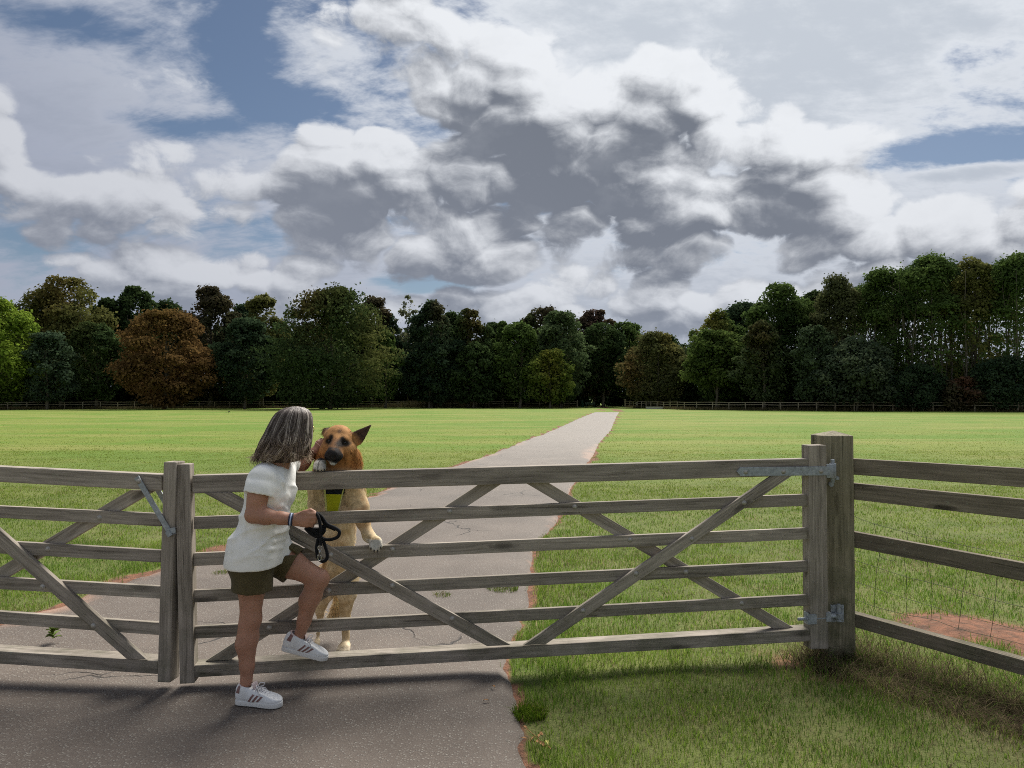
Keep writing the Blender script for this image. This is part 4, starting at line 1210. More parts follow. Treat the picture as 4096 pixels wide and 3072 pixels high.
# magpie on the far grass
mpx, mpy = (915 - 2048) / FPX * 76.5, 76.5
BLK = plain_mat('black_feathers', (.015, .016, .02), .4, .4, 0, .2, 20, .1); WHT = plain_mat('white_feathers', (.75, .75, .72), .8, .2, 0, .05, 20, .1)
bird = thing('magpie', 'small black and white bird standing on the far grass at the left', 'bird', (mpx, mpy, 0))
mb = MB(); mb.tube([(-.06, 0, .13), (-.03, 0, .15), (.03, 0, .17), (.08, 0, .19), (.10, 0, .22), (.13, 0, .245), (.155, 0, .24), (.20, 0, .225)], [.02, .05, .065, .05, .035, .036, .022, .004], 10); obj('body', mb.mesh('body', True), BLK, bird)
mb = MB(); mb.prism([(-.05, -.02, .14), (-.05, .02, .14), (-.33, .035, .09), (-.33, -.035, .09)], (0, 0, .012)); obj('tail', mb.mesh('tail'), BLK, bird)
mb = MB(); mb.tube([(.0, 0, .125), (.06, 0, .15), (.09, 0, .175)], [.03, .056, .03], 10); obj('belly', mb.mesh('belly', True), WHT, bird)
for sd in (-.025, .025):
    mb = MB(); mb.tube([(.02, sd, .12), (.025, sd, .0)], .008, 6); mb.tube([(.0, sd, .006), (.06, sd, .006)], .006, 5); obj('leg', mb.mesh('leg', True), BLK, bird)
# ---------------------------------------------------------------- smooth solid modelling (signed distances -> one continuous mesh)
class Solid:
    def __init__(s, lo, hi, h):
        s.h = h; s.lo = np.array(lo, float)
        s.n = np.ceil((np.array(hi, float) - s.lo) / h).astype(int) + 1
        s.F = np.full(tuple(s.n), .2, np.float32)
        s.ax = [s.lo[i] + h * np.arange(s.n[i]) for i in range(3)]
    def _win(s, lo, hi):
        a = np.clip(np.floor((np.array(lo) - s.lo) / s.h).astype(int), 0, s.n)
        b = np.clip(np.ceil((np.array(hi) - s.lo) / s.h).astype(int) + 1, 0, s.n)
        if (b <= a).any():
            return None, None
        sl = tuple(slice(a[i], b[i]) for i in range(3))
        g = np.meshgrid(*[s.ax[i][sl[i]] for i in range(3)], indexing='ij')
        return sl, g
    def _blend(s, sl, d, k, mode):
        A = s.F[sl]; d = d.astype(np.float32)
        if mode == 'sub':
            d = -d
            hh = np.maximum(k - np.abs(A - d), 0) / max(k, 1e-6)
            s.F[sl] = np.maximum(A, d) + hh * hh * k * .25
        else:
            hh = np.maximum(k - np.abs(A - d), 0) / max(k, 1e-6)
            s.F[sl] = np.minimum(A, d) - hh * hh * k * .25
    def cone(s, a, b, ra, rb, k=.02, mode='add', sq=None):
        """round cone; sq: (unit axis, factor) flattens the section along that axis"""
        a, b = np.array(a, float), np.array(b, float); m = max(ra, rb) + max(k, .01) + .012
        if sq:
            m *= max(1, 1 / sq[1])
        sl, g = s._win(np.minimum(a, b) - m, np.maximum(a, b) + m)
        if sl is None:
            return s
        ba = b - a; L2 = max(float(ba @ ba), 1e-9)
        px, py, pz = g[0] - a[0], g[1] - a[1], g[2] - a[2]
        t = np.clip((px * ba[0] + py * ba[1] + pz * ba[2]) / L2, 0, 1)
        dx, dy, dz = px - t * ba[0], py - t * ba[1], pz - t * ba[2]
        r = ra + (rb - ra) * t
        if sq:
            u = np.array(sq[0], float); u /= np.linalg.norm(u); q = dx * u[0] + dy * u[1] + dz * u[2]; e = q * (1 / sq[1] - 1)
            dx, dy, dz = dx + e * u[0], dy + e * u[1], dz + e * u[2]
            d = (np.sqrt(dx * dx + dy * dy + dz * dz) - r) * min(1, sq[1] ** .5)
        else:
            d = np.sqrt(dx * dx + dy * dy + dz * dz) - r
        s._blend(sl, d, k, mode); return s
    def chain(s, pts, rad, k=.02, mode='add'):
        for i in range(len(pts) - 1):
            s.cone(pts[i], pts[i + 1], rad[i], rad[i + 1], k, mode)
        return s
    def ell(s, c, r, M=None, k=.02, mode='add'):
        """ellipsoid; M rows are its axes"""
        c = np.array(c, float); r = np.array(r, float); m = max(r) + max(k, .01) + .012
        sl, g = s._win(c - m, c + m)
        if sl is None:
            return s
        p = [g[i] - c[i] for i in range(3)]
        if M is not None:
            M = np.array(M, float); p = [M[j][0] * p[0] + M[j][1] * p[1] + M[j][2] * p[2] for j in range(3)]
        k0 = np.sqrt(sum((p[i] / r[i]) ** 2 for i in range(3))); k1 = np.sqrt(sum((p[i] / r[i] ** 2) ** 2 for i in range(3)))
        s._blend(sl, k0 * (k0 - 1) / np.maximum(k1, 1e-6), k, mode); return s
    def cut(s, p, n, k=.004):
        """remove everything on the side of the plane that n points to"""
        p, n = np.array(p, float), np.array(n, float); n = n / np.linalg.norm(n)
        g = np.meshgrid(*s.ax, indexing='ij', sparse=True)
        d = ((g[0] - p[0]) * n[0] + (g[1] - p[1]) * n[1] + (g[2] - p[2]) * n[2]).astype(np.float32)
        hh = np.maximum(k - np.abs(s.F - d), 0) / k
        s.F = np.maximum(s.F, d) + hh * hh * k * .25
        return s
    def sample(s, P_):
        q = (np.asarray(P_, float) - s.lo) / s.h
        i = np.clip(np.floor(q).astype(int), 0, s.n - 2); f = np.clip(q - i, 0, 1)
        out = 0
        for a in (0, 1):
            for b in (0, 1):
                for c in (0, 1):
                    w = (f[:, 0] if a else 1 - f[:, 0]) * (f[:, 1] if b else 1 - f[:, 1]) * (f[:, 2] if c else 1 - f[:, 2])
                    out = out + w * s.F[i[:, 0] + a, i[:, 1] + b, i[:, 2] + c]
        return out
    def normal(s, P_):
        e = s.h
        g = np.stack([s.sample(P_ + np.eye(3)[i] * e) - s.sample(P_ - np.eye(3)[i] * e) for i in range(3)], 1)
        return g / (np.linalg.norm(g, axis=1)[:, None] + 1e-9)
    def project(s, o, d, far=1.0, step=.003):
        """first surface point along each ray; o (n,3), d (n,3)"""
        d = d / np.linalg.norm(d, axis=1)[:, None]
        t = np.zeros(len(o)); done = np.zeros(len(o), bool)
        for _ in range(int(far / step)):
            v = s.sample(o + d * t[:, None])
            done |= v < 0
            if done.all():
                break
            t = np.where(done, t, t + np.clip(np.abs(v) * .7, step * .3, .03))
        return o + d * t[:, None], done
    def surface(s, smooth=1):
        F = s.F; n = s.n
        sg = F < 0
        c = np.zeros(tuple(n - 1), np.uint8)
        for a in (0, 1):
            for b in (0, 1):
                for d in (0, 1):
                    c += sg[a:n[0] - 1 + a, b:n[1] - 1 + b, d:n[2] - 1 + d]
        act = (c > 0) & (c < 8)
        idx = np.argwhere(act)
        vid = np.full(tuple(n - 1), -1, np.int64); vid[act] = np.arange(len(idx))
        acc = np.zeros((len(idx), 3)); cnt = np.zeros(len(idx))
        cor = [(a, b, d) for a in (0, 1) for b in (0, 1) for d in (0, 1)]
        for i in range(8):
            for j in range(i + 1, 8):
                if sum(abs(cor[i][k] - cor[j][k]) for k in range(3)) != 1:
                    continue
                A = F[idx[:, 0] + cor[i][0], idx[:, 1] + cor[i][1], idx[:, 2] + cor[i][2]]; B = F[idx[:, 0] + cor[j][0], idx[:, 1] + cor[j][1], idx[:, 2] + cor[j][2]]
                m = (A < 0) != (B < 0)
                t = np.where(m, A / np.where(m, A - B, 1), 0)
                p = np.array(cor[i])[None] + t[:, None] * (np.array(cor[j]) - np.array(cor[i]))[None]
                acc += p * m[:, None]; cnt += m
        V = s.lo + (idx + acc / cnt[:, None]) * s.h
        Q = []
        for ax in range(3):
            o1, o2 = [(1, 2), (2, 0), (0, 1)][ax]
            sl0 = [slice(None)] * 3; sl1 = [slice(None)] * 3
            sl0[ax] = slice(0, -1); sl1[ax] = slice(1, None)
            A, B = sg[tuple(sl0)], sg[tuple(sl1)]
            e = np.argwhere(A != B)
            ok = (e[:, o1] > 0) & (e[:, o2] > 0) & (e[:, o1] < n[o1] - 1) & (e[:, o2] < n[o2] - 1)
            e = e[ok]
            def cell(d1, d2):
                q = e.copy(); q[:, o1] += d1; q[:, o2] += d2
                return vid[q[:, 0], q[:, 1], q[:, 2]]
            q = np.stack([cell(-1, -1), cell(0, -1), cell(0, 0), cell(-1, 0)], 1)
            fl = A[e[:, 0], e[:, 1], e[:, 2]]
            q[~fl] = q[~fl][:, ::-1]
            Q.append(q)
        Q = np.concatenate(Q)
        Q = Q[(Q >= 0).all(1)]
        for _ in range(smooth):
            a = np.zeros_like(V); w = np.zeros(len(V))
            for i in range(4):
                for j in ((i + 1) % 4, (i + 3) % 4):
                    np.add.at(a, Q[:, i], V[Q[:, j]]); np.add.at(w, Q[:, i], 1)
            V = .5 * V + .5 * a / np.maximum(w, 1)[:, None]
        return V, Q

def skin_mat(name, col, rough=.5, sss=.12):
    m, g, out = new_mat(name)
    pos = g.n('ShaderNodeTexCoord', out='Object')
    n = g.noise(pos, 14.0, 5, .6)
    n2 = g.noise(pos, 160.0, 2, .5)
    c = g.mix(g.mr(n, .3, .7), tuple(x * .88 for x in col), tuple(x * 1.1 for x in col))
    b = principled(g, out, c, rough, .35, 0.0, bump(g, n2, .15, .001))
    nd = b.node
    nd.inputs['Subsurface Weight'].default_value = sss
    nd.inputs['Subsurface Radius'].default_value = (.012, .005, .003)
    nd.inputs['Subsurface Scale'].default_value = 1.0
    return m

def cloth_mat(name, col, rough=.9, weave=900.0, sheen=.1, var=.06):
    m, g, out = new_mat(name)
    pos = g.n('ShaderNodeTexCoord', out='Object')
    n = g.noise(pos, 9.0, 4, .6)
    w = g.noise(pos, weave * .3, 2, .5)
    c = g.mix(g.mr(n, .3, .7), tuple(x * (1 - var) for x in col), tuple(min(1, x * (1 + var)) for x in col))
    b = principled(g, out, c, rough, .15, 0.0, bump(g, w, .12, .001))
    b.node.inputs['Sheen Weight'].default_value = sheen
    return m

def attr_mat(name, rough=.75, spec=.2, bscale=0.0):
    m, g, out = new_mat(name)
    c = g.n('ShaderNodeAttribute', {}, out='Color', attribute_name='Col')
    nrm = None
    if bscale:
        pos = g.n('ShaderNodeTexCoord', out='Object')
        nrm = bump(g, g.noise(pos, bscale, 3, .6), .4, .004)
    principled(g, out, c, rough, spec, 0.0, nrm)
    return m

def solid_obj(name, S, mat, parent, origin, smooth=1, attrs=None, disp=None):
    V, Q = S.surface(smooth)
    if disp is not None:
        V = V + S.normal(V) * disp(V)[:, None]
    at = attrs(V) if attrs else None
    return obj(name, np_mesh(name, V - np.array(origin), Q, True, at), mat, parent), V
# ---------------------------------------------------------------- the woman at the gate
C1 = lambda cx, cy, Y: P(850 + cx / 1.229, 1550 + cy / 1.229, Y)           # pixel of a working crop of the photograph
WO = np.array((-1.33, 3.73, 0.0))
woman = thing('person', 'woman in white top and olive shorts, one foot on the gate, stroking the dog', 'person', WO)
SKIN = skin_mat('skin', (.40, .205, .135))
unit = lambda v: np.array(v, float) / np.linalg.norm(v)

hipR, hipL = C1(203, 800, 3.692), C1(258, 800, 3.845)
kneeR, ankR = C1(186, 1138, 3.675), C1(166, 1446, 3.675)
kneeL, ankL = C1(522, 940, 3.855), C1(428, 1218, 3.875)
shR, shL = C1(248, 448, 3.615), C1(352, 420, 3.865)
elR, wrR = C1(200, 628, 3.575), C1(388, 648, 3.60)
elL, wrL = P(1178, 1886, 4.075), P(1257, 1808, 4.125)
pel, waist, rib, chest, neck0 = C1(222, 800, 3.765), C1(258, 660, 3.755), C1(280, 545, 3.75), C1(290, 460, 3.745), C1(318, 368, 3.76)
headc = C1(390, 205, 3.79)
fdir = unit((.62, .78, -.14)); hup = unit((.22, .05, 1.0)); hup = unit(hup - fdir * (hup @ fdir)); hside = np.cross(hup, fdir)
HM = np.stack([fdir, hside, hup])
latT = unit(shL - shR); spine = unit(chest - pel); fwdT = unit(np.cross(latT, spine)); fwdT = fwdT if fwdT[0] > 0 else -fwdT
TM = np.stack([fwdT, latT, np.cross(fwdT, latT)])

def torso(S, g=0.0):
    S.ell(pel + fwdT * -.014, (.104 + g, .152 + g, .118 + g), TM, .05)
    S.ell(waist + fwdT * -.006, (.086 + g, .124 + g, .13 + g), TM, .06)
    S.ell(rib - fwdT * .006, (.090 + g, .134 + g, .135 + g), TM, .06)
    S.ell(chest - spine * .01 - fwdT * .012, (.086 + g, .142 + g, .105 + g), TM, .06)
    S.cone(shR + latT * .035 - spine * .02, shL - latT * .035 - spine * .02, .052 + g, .052 + g, .05)
    for sd in (-1, 1):
        S.ell(rib + fwdT * .044 + latT * sd * .058 + spine * .030, (.052 + g, .058 + g, .056 + g), TM, .03)
def legs(S, g=0.0, tight=True):
    for hip, knee, ank, f in ((hipR, kneeR, ankR, unit((.95, .3, 0))), (hipL, kneeL, ankL, unit((.9, .35, -.2)))):
        a = hip - unit(knee - hip) * .0
        S.chain([a, hip * .55 + knee * .45, knee], [.090 + g, .072 + g, .049 + g], .03)
        S.cone(hip * .82 + knee * .18 - f * .02, hip * .45 + knee * .55 - f * .006, .084 + g, .058 + g, .025)
        if not tight:
            continue
        ax = unit(ank - knee); bk = -unit(f - ax * (f @ ax))
        S.chain([knee, knee + (ank - knee) * .30, knee + (ank - knee) * .75, ank], [.047, .044, .032, .031], .025)
        S.cone(knee + (ank - knee) * .12 + bk * .014, knee + (ank - knee) * .40 + bk * .022, .041, .041, .025)
        S.cone(knee + (ank - knee) * .40 + bk * .020, knee + (ank - knee) * .72 + bk * .006, .041, .027, .025)
        S.ell(knee - bk * .016, (.036, .036, .042), None, .025)
def finger(S, pts, r0=.0092, r1=.0075):
    S.chain(pts, list(np.linspace(r0, r1, len(pts))), .005)

def make_body():
    S = Solid((-1.78, 3.44, .05), (-.94, 4.26, 1.56), .0056)
    torso(S, -.010); legs(S)
    # neck and head
    S.chain([neck0 - spine * .05, neck0 + (headc - neck0) * .35, headc - hup * .06 - fdir * .02], [.066, .054, .052], .03)
    S.ell(headc + hup * .028 - fdir * .010, (.094, .074, .088), HM, .02)
    S.ell(headc - hup * .035 + fdir * .030, (.062, .056, .078), HM, .03)
    S.ell(headc - hup * .088 + fdir * .062, (.026, .030, .022), HM, .025)
    S.cone(headc + fdir * .088 + hup * .012, headc + fdir * .108 - hup * .026, .009, .013, .012)
    for sd in (-1, 1):
        S.ell(headc + fdir * .080 + hside * sd * .034 - hup * .022, (.018, .022, .018), HM, .02)
        S.ell(headc + fdir * .078 + hside * sd * .033 + hup * .020, (.014, .017, .011), HM, .012, 'sub')
        S.ell(headc - fdir * .012 + hside * sd * .076 - hup * .006, (.017, .009, .030), HM, .008)
    S.cone(headc + fdir * .086 - hup * .055 - hside * .02, headc + fdir * .086 - hup * .055 + hside * .02, .008, .008, .008)
    # right arm holding the lead
    S.chain([shR, shR * .5 + elR * .5, elR], [.042, .043, .036], .03)
    S.cone(shR * .75 + elR * .25 + np.array((-.006, -.004, 0)), shR * .3 + elR * .7, .042, .037, .03)
    S.chain([elR, elR * .68 + wrR * .32, elR * .25 + wrR * .75, wrR], [.037, .038, .029, .0255], .025)
    pR = C1(462, 642, 3.605)
    S.cone(wrR, pR - np.array((.012, 0, .004)), .026, .032, .02, sq=((0, 1, 0), .62))
    S.cone(wrR + np.array((.03, 0, -.008)), C1(462, 664, 3.608), .022, .024, .02, sq=((0, 1, 0), .7))
    kn = [C1(474, 622, 3.594), C1(475, 641, 3.592), C1(470, 659, 3.594), C1(462, 676, 3.598)]
    for i, q in enumerate(kn):
        L = (.036, .039, .036, .029)[i]
        a1 = q + np.array((L * .78, .016, -.004)); a2 = a1 + np.array((-.004, .030, -.008)); a3 = a2 + np.array((-.020, .010, -.002))
        finger(S, [q - np.array((.02, -.004, 0)), q, a1, a2, a3], .0108, .0085)
    finger(S, [C1(412, 632, 3.603), C1(452, 614, 3.600), C1(482, 604, 3.606), C1(503, 612, 3.618)], .0145, .0088)
    # left arm over the gate to the dog
    mid = np.array((shL[0] * .45 + elL[0] * .55, 3.965, 1.262))
    S.chain([shL, mid, elL + np.array((0, .0, .012))], [.052, .044, .038], .03)
    S.chain([elL + np.array((0, 0, .012)), elL * .6 + wrL * .4, wrL], [.038, .037, .026], .025)
    dh = unit(P(1312, 1756, 4.15) - wrL); pL = wrL + dh * .065
    sdv = unit(np.cross(dh, (0, 1, .2)))
    S.cone(wrL, pL, .021, .023, .02, sq=((0, 1, 0), .6))
    for i, o in enumerate((-.021, -.007, .007, .019)):
        b = pL + sdv * o + dh * .012; L = (.055, .068, .064, .05)[i]
        finger(S, [b, b + dh * L * .42 + np.array((.004, .022, -.002)), b + dh * L * .7 + np.array((.010, .052, -.006))], .0088, .0072)
    finger(S, [wrL + dh * .02 + sdv * .014, wrL + dh * .05 + sdv * .030 + np.array((0, .01, 0)), wrL + dh * .074 + sdv * .030 + np.array((0, .03, 0))], .0125, .0085)
    return S
BODY = make_body()
solid_obj('body', BODY, SKIN, woman, WO, 2)

# white T-shirt with rolled sleeves
SHIRT = cloth_mat('white_jersey', (.88, .87, .83), .9, 900, .15, .02)
def make_shirt():
    box = ((-1.78, 3.42, .60), (-1.0, 4.06, 1.36))
    S = Solid(*box, .006)
    torso(S, .013)
    hemc = C1(204, 864, 3.76)
    S.cone(pel - spine * .0 + fwdT * -.012, hemc + fwdT * -.004 + np.array((0, 0, -.05)), .118, .128, .06, sq=(latT, 1.42))
    S.cone(waist + fwdT * .004, pel + fwdT * .004 - spine * .05, .104, .118, .05, sq=(latT, 1.38))
    dl_ = unit(kneeL - hipL)
    S.cone(hipL - dl_ * .02, hipL + dl_ * .055, .114, .112, .04)
    S.cone(hipR, hipR - np.array((0, 0, .08)), .112, .112, .04)
    # folds pulled across the waist and under the arm
    for a, b, r in (((215, 690), (360, 640), .010), ((225, 730), (362, 690), .010), ((240, 770), (355, 742), .009), ((170, 650), (150, 740), .010), ((295, 560), (365, 600), .008), ((230, 800), (340, 790), .007), ((128, 700), (100, 800), .009), ((330, 430), (350, 500), .007)):
        o = np.stack([C1(a[0] + (b[0] - a[0]) * t, a[1] + (b[1] - a[1]) * t, 3.44) for t in (0, .5, 1)])
        hit, ok = S.project(o, np.stack([q - np.array((0, 0, CAM_H)) for q in o]), .5)
        if ok.all():
            S.chain(list(hit + np.array((0, .003, 0))), [r * .4, r, r * .4], .016)
    S.cut(hemc, (spine * -.25 + np.array((.03, 0, -1))), .006)
    S.cut(neck0 + spine * .020, unit(spine + fwdT * .35), .006)
    S.ell(neck0 + spine * .03 + fwdT * .02, (.072, .078, .05), TM, .01, 'sub')
    # sleeves, each hollowed at its mouth
    dR = unit(elR - shR); sR = shR + dR * .082
    dL = unit(np.array((shL[0] * .45 + elL[0] * .55, 3.965, 1.262)) - shL); sL = shL + dL * .10
    for sh0, sm, d, r0, r1, ri in ((shR + latT * .004 + np.array((0, 0, .004)), sR, dR, .060, .071, .061), (shL - latT * .02, sL, dL, .058, .062, .052)):
        T = Solid(*box, .006)
        T.cone(sh0, sm + d * .03, r0, r1 + .003, .02)
        T.cone(sm - d * .024, sm + d * .03, r1 + .005, r1 + .007, .002)
        T.cut(sm, d, .004)
        T.cone(sm - d * .035, sm + d * .06, ri, ri + .012, .006, 'sub')
        hh = np.maximum(.03 - np.abs(S.F - T.F), 0) / .03
        S.F = np.minimum(S.F, T.F) - hh * hh * .03 * .25
    return S
SH = make_shirt()
def shirt_disp(V):
    q = np.stack([V[:, 0] * 1.0 + V[:, 1] * .7, V[:, 2]], 1)
    wa = np.exp(-((V[:, 2] - .93) / .13) ** 2)                      # drag lines round the waist
    up = np.exp(-((V[:, 2] - 1.16) / .10) ** 2)
    tw = np.stack([V[:, 0] * 5 + V[:, 1] * 4, V[:, 2] * 15 - V[:, 0] * 6], 1); tu = np.stack([V[:, 0] * 11 - V[:, 2] * 7, V[:, 2] * 5 + V[:, 1] * 5], 1)
    fold = lambda n: np.clip(n, -.25, 1)
    return .003 * vnoise(q, 14, 61, 3) + .010 * wa * (np.clip(1 - 2.2 * np.abs(vnoise(tw, .8, 62, 2)), 0, 1) ** 2) + .009 * up * (np.clip(1 - 2.2 * np.abs(vnoise(tu, .8, 64, 2)), 0, 1) ** 2)
shirt, _ = solid_obj('shirt', SH, SHIRT, woman, WO, 1, None, shirt_disp)
# turned-up cuff and hem seam
def ring_on(S, c, n, rad, r, name, mat, parent, seg=40, dirs=None):
    n = unit(n); u = unit(np.cross(n, (0.3, .2, .9))); w = np.cross(n, u)
    o = np.stack([c + (u * math.cos(a) + w * math.sin(a)) * rad for a in np.linspace(0, 2 * math.pi, seg, endpoint=False)])
    hit, ok = S.project(o, c - o, rad)
    hit = hit[ok]
    mb = MB(); pts = list(hit - np.array(WO)) ; mb.tube(pts + [pts[0]], r, 6, False)
    return obj(name, mb.mesh(name, True), mat, parent)
ring_on(SH, C1(206, 845, 3.76), spine * .25 + np.array((0, 0, 1.)), .34, .0013, 'hem', SHIRT, shirt, 60)

# olive shorts
SHORTS = cloth_mat('olive_cotton', (.078, .062, .028), .85, 700, .1, .12)
def make_shorts():
    S = Solid((-1.78, 3.50, .48), (-1.02, 4.06, .98), .006)
    S.ell(pel + fwdT * -.014, (.108, .156, .125), TM, .05)
    S.ell(pel - spine * .075 + fwdT * -.020, (.112, .152, .10), TM, .05)
    dlr, dll = unit(kneeR - hipR), unit(kneeL - hipL)
    S.cone(hipR - dlr * .0, hipR + dlr * .26, .098, .103, .03)
    S.cone(hipL - dll * .0, hipL + dll * .22, .101, .101, .03)
    S.cut(C1(200, 992, 3.7), (-.05, 0, -1), .006)
    S.cut(hipL + dll * .175, dll, .006)
    S.cone(hipR + dlr * .10, hipR + dlr * .32, .086, .092, .006, 'sub')
    S.cone(hipL + dll * .07, hipL + dll * .34, .087, .087, .006, 'sub')
    g = np.meshgrid(*S.ax, indexing='ij')
    f = SH.sample(np.stack([q.ravel() for q in g], 1)).reshape(g[0].shape)
    S.F = np.maximum(S.F, (-(f + .010)).astype(np.float32))
    S.F = np.maximum(S.F, np.minimum(np.minimum(g[2] - C1(200, 850, 3.66)[2], C1(420, 846, 3.7)[0] - g[0]), 3.80 - g[1]).astype(np.float32))
    return S
SO = make_shorts()
def shorts_disp(V):
    q = np.stack([V[:, 0] + V[:, 1], V[:, 2]], 1)
    return .004 * vnoise(q * np.array((2.2, 1.0)), 11, 63, 3)
solid_obj('shorts', SO, SHORTS, woman, WO, 1, None, shorts_disp)

# trainers
SHOE = plain_mat('white_leather', (.72, .73, .73), .45, .4, 0, .04, 40, .08)
SOLE = plain_mat('white_rubber', (.66, .66, .64), .6, .3, 0, .06, 30, .1)
ROSE = plain_mat('rose_brown_leather', srgb(128, 96, 92), .5, .4, 0, .08, 60, .1)
LACE = plain_mat('white_lace', (.72, .70, .70), .8, .2, 0, .05, 80, .1)
LIN = plain_mat('pale_pink_lining', srgb(214, 196, 192), .9, .1, 0, .05, 40, .1)
def make_shoe(ank, M, tag):
    """local x to the toe, y to the left, z up; length 0.25; M places the shoe"""
    sh = bpy.data.objects.new('trainer', None); COL.objects.link(sh); sh.parent = woman; sh.matrix_local = M
    S = Solid((-.10, -.075, .0), (.20, .075, .16), .004)
    S.cone((-.055, 0, .045), (.02, 0, .045), .036, .036, .02); S.cone((.02, .0, .04), (.12, .002, .034), .038, .038, .02)
    S.ell((.125, .002, .032), (.052, .043, .028), None, .02)
    S.cone((-.055, 0, .08), (-.03, 0, .088), .031, .034, .02); S.cone((-.02, 0, .075), (.045, 0, .065), .034, .030, .03)
    S.cone((.03, 0, .075), (.10, 0, .048), .024, .024, .02)
    S.cut((0, 0, .022), (0, 0, -1), .003)
    S.cut((-.03, 0, .104), unit((.32, 0, 1)), .004)
    S.cone((-.040, 0, .085), (-.012, 0, .15), .027, .034, .006, 'sub')
    V, Q = S.surface(1)
    up = obj('upper', np_mesh('upper', V, Q, True), SHOE, sh)
    out = [(-.088, 0), (-.083, .024), (-.06, .036), (-.01, .036), (.05, .040), (.10, .046), (.145, .042), (.172, .022), (.180, 0), (.172, -.022), (.145, -.041), (.10, -.043), (.05, -.038), (-.01, -.036), (-.06, -.036), (-.083, -.024)]
    o2 = [np.array((p[0], p[1])) for p in out]
    o2 = smooth_pts(o2 + [o2[0]], 3)[:-1]
    mb = MB(); mb.prism([(p[0], p[1], 0) for p in o2], (0, 0, .027))
    obj('sole', mb.mesh('sole', True, .004, 2), SOLE, sh)
    def patch(name, pts, mat, side, off=.0014):
        """quad strip projected on the side of the upper"""
        a, b, c, d = [np.array(q, float) for q in pts]
        n, m = 8, 3; O = []
        for i in range(n + 1):
            for j in range(m + 1):
                s, t = i / n, j / m
                q = (a * (1 - s) + b * s) * (1 - t) + (d * (1 - s) + c * s) * t
                O.append((q[0], side * .09, q[1]))
        O = np.array(O); D = np.zeros_like(O); D[:, 1] = -side
        H_, ok = S.project(O, D, .12)
        H_[:, 1] += side * off
        F = [(i * (m + 1) + j, (i + 1) * (m + 1) + j, (i + 1) * (m + 1) + j + 1, i * (m + 1) + j + 1) for i in range(n) for j in range(m)]
        return obj(name, np_mesh(name, H_, np.array(F), True), mat, sh)
    for side in (-1, 1):
        for k in range(3):
            x = .000 + k * .023
            patch('stripe', [(x, .028), (x + .030, .070 - k * .005), (x + .041, .066 - k * .005), (x + .012, .028)], ROSE, side)
        patch('heel_tab', [(-.075, .066), (-.062, .104), (-.046, .100), (-.05, .066)], ROSE, side)
    mb = MB()
    for k in range(5):
        x = .036 + k * .0155; z = .090 - k * .0078
        mb.tube([(x - .004, -.024, z - .012), (x, -.010, z + .004), (x + .001, .010, z + .004), (x - .004, .024, z - .012)], .0032, 5)
        mb.tube([(x + .006, -.023, z - .014), (x + .004, 0, z + .001), (x - .008, .022, z - .006)], .0028, 5)
    mb.tube([(.034, 0, .096), (.040, -.020, .108), (.052, -.036, .104), (.056, -.032, .090), (.042, -.008, .094)], .0026, 5)
    mb.tube([(.034, 0, .096), (.044, .016, .112), (.060, .030, .106), (.056, .026, .092), (.042, .006, .094)], .0026, 5)
    mb.tube([(.034, 0, .096), (.060, -.03, .078), (.072, -.042, .060)], .0024, 5); mb.tube([(.034, 0, .096), (.062, .03, .080), (.070, .04, .064)], .0024, 5)
    obj('lace', mb.mesh('lace', True), LACE, sh)
    mb = MB()
    mb.prism([(.034, -.022, .080), (.034, .022, .080), (.018, .026, .116), (.018, -.026, .116)], (-.006, 0, .003))
    obj('tongue', mb.mesh('tongue', True, .003, 2), LIN, sh)
    col = [(-.062 + .034 * math.cos(a) * 1.0 + .03, .030 * math.sin(a), .099 - .32 * (.034 * math.cos(a) + .0)) for a in np.linspace(.9, 2 * math.pi - .9, 16)]
    mb = MB(); mb.tube(col, .0042, 6)
    obj('collar', mb.mesh('collar', True), LIN, sh)
    return sh
def place_shoe(ank, toe_dir, up, dz=0.0, back=.038):
    ex = unit(toe_dir); ez = unit(np.array(up) - ex * (np.array(up) @ ex)); ey = np.cross(ez, ex)
    o = np.array(ank) - WO - ez * .098 + ex * back
    o[2] += dz
    return frame_to_matrix(o, ex, ey, ez)
MR = place_shoe(ankR, (.93, -.18, 0), (0, 0, 1), 0.0, .030); MR[2][3] = .036; MR = MR @ Matrix.Scale(.95, 4)
make_shoe(ankR, MR, 'R')
tl = unit(np.array((.90, .16, -.29)))
ML = place_shoe(ankL, tl, (.3, 0, 1), .004, .014) @ Matrix.Scale(.95, 4)
make_shoe(ankL, ML, 'L')

# glasses and eyes, bracelets and watch
GOLD = plain_mat('thin_gold_metal', srgb(196, 170, 110), .3, .5, .9, .05, 50, .05)
EYE = plain_mat('eye_white', (.7, .7, .68), .2, .5, 0, .02, 50, .02)
mb = MB()
for sd in (-1, 1):
    c = headc + fdir * .098 + hside * sd * .034 + hup * .014 - WO
    mb.tube([c + hside * .024 * math.cos(a) + hup * .021 * math.sin(a) for a in np.linspace(0, 2 * math.pi, 20)], .0016, 5)
    mb.tube([c + hside * sd * .024, headc - WO + fdir * .01 + hside * sd * .080 + hup * .016], .0015, 5)
mb.tube([headc - WO + fdir * .104 + hup * .018 + hside * x for x in (-.011, 0, .011)], .0015, 5)
obj('glasses', mb.mesh('glasses', True), GOLD, woman)
for sd in (-1, 1):
    mb = MB(); c = headc + fdir * .073 + hside * sd * .033 + hup * .019 - WO
    mb.lathe([(.0005, -.0115), (.006, -.010), (.0105, -.005), (.0115, 0), (.0105, .005), (.006, .010), (.0005, .0115)], 12, Matrix.Translation(Vector(c)))
    obj('eye', mb.mesh('eye', True), EYE, woman)
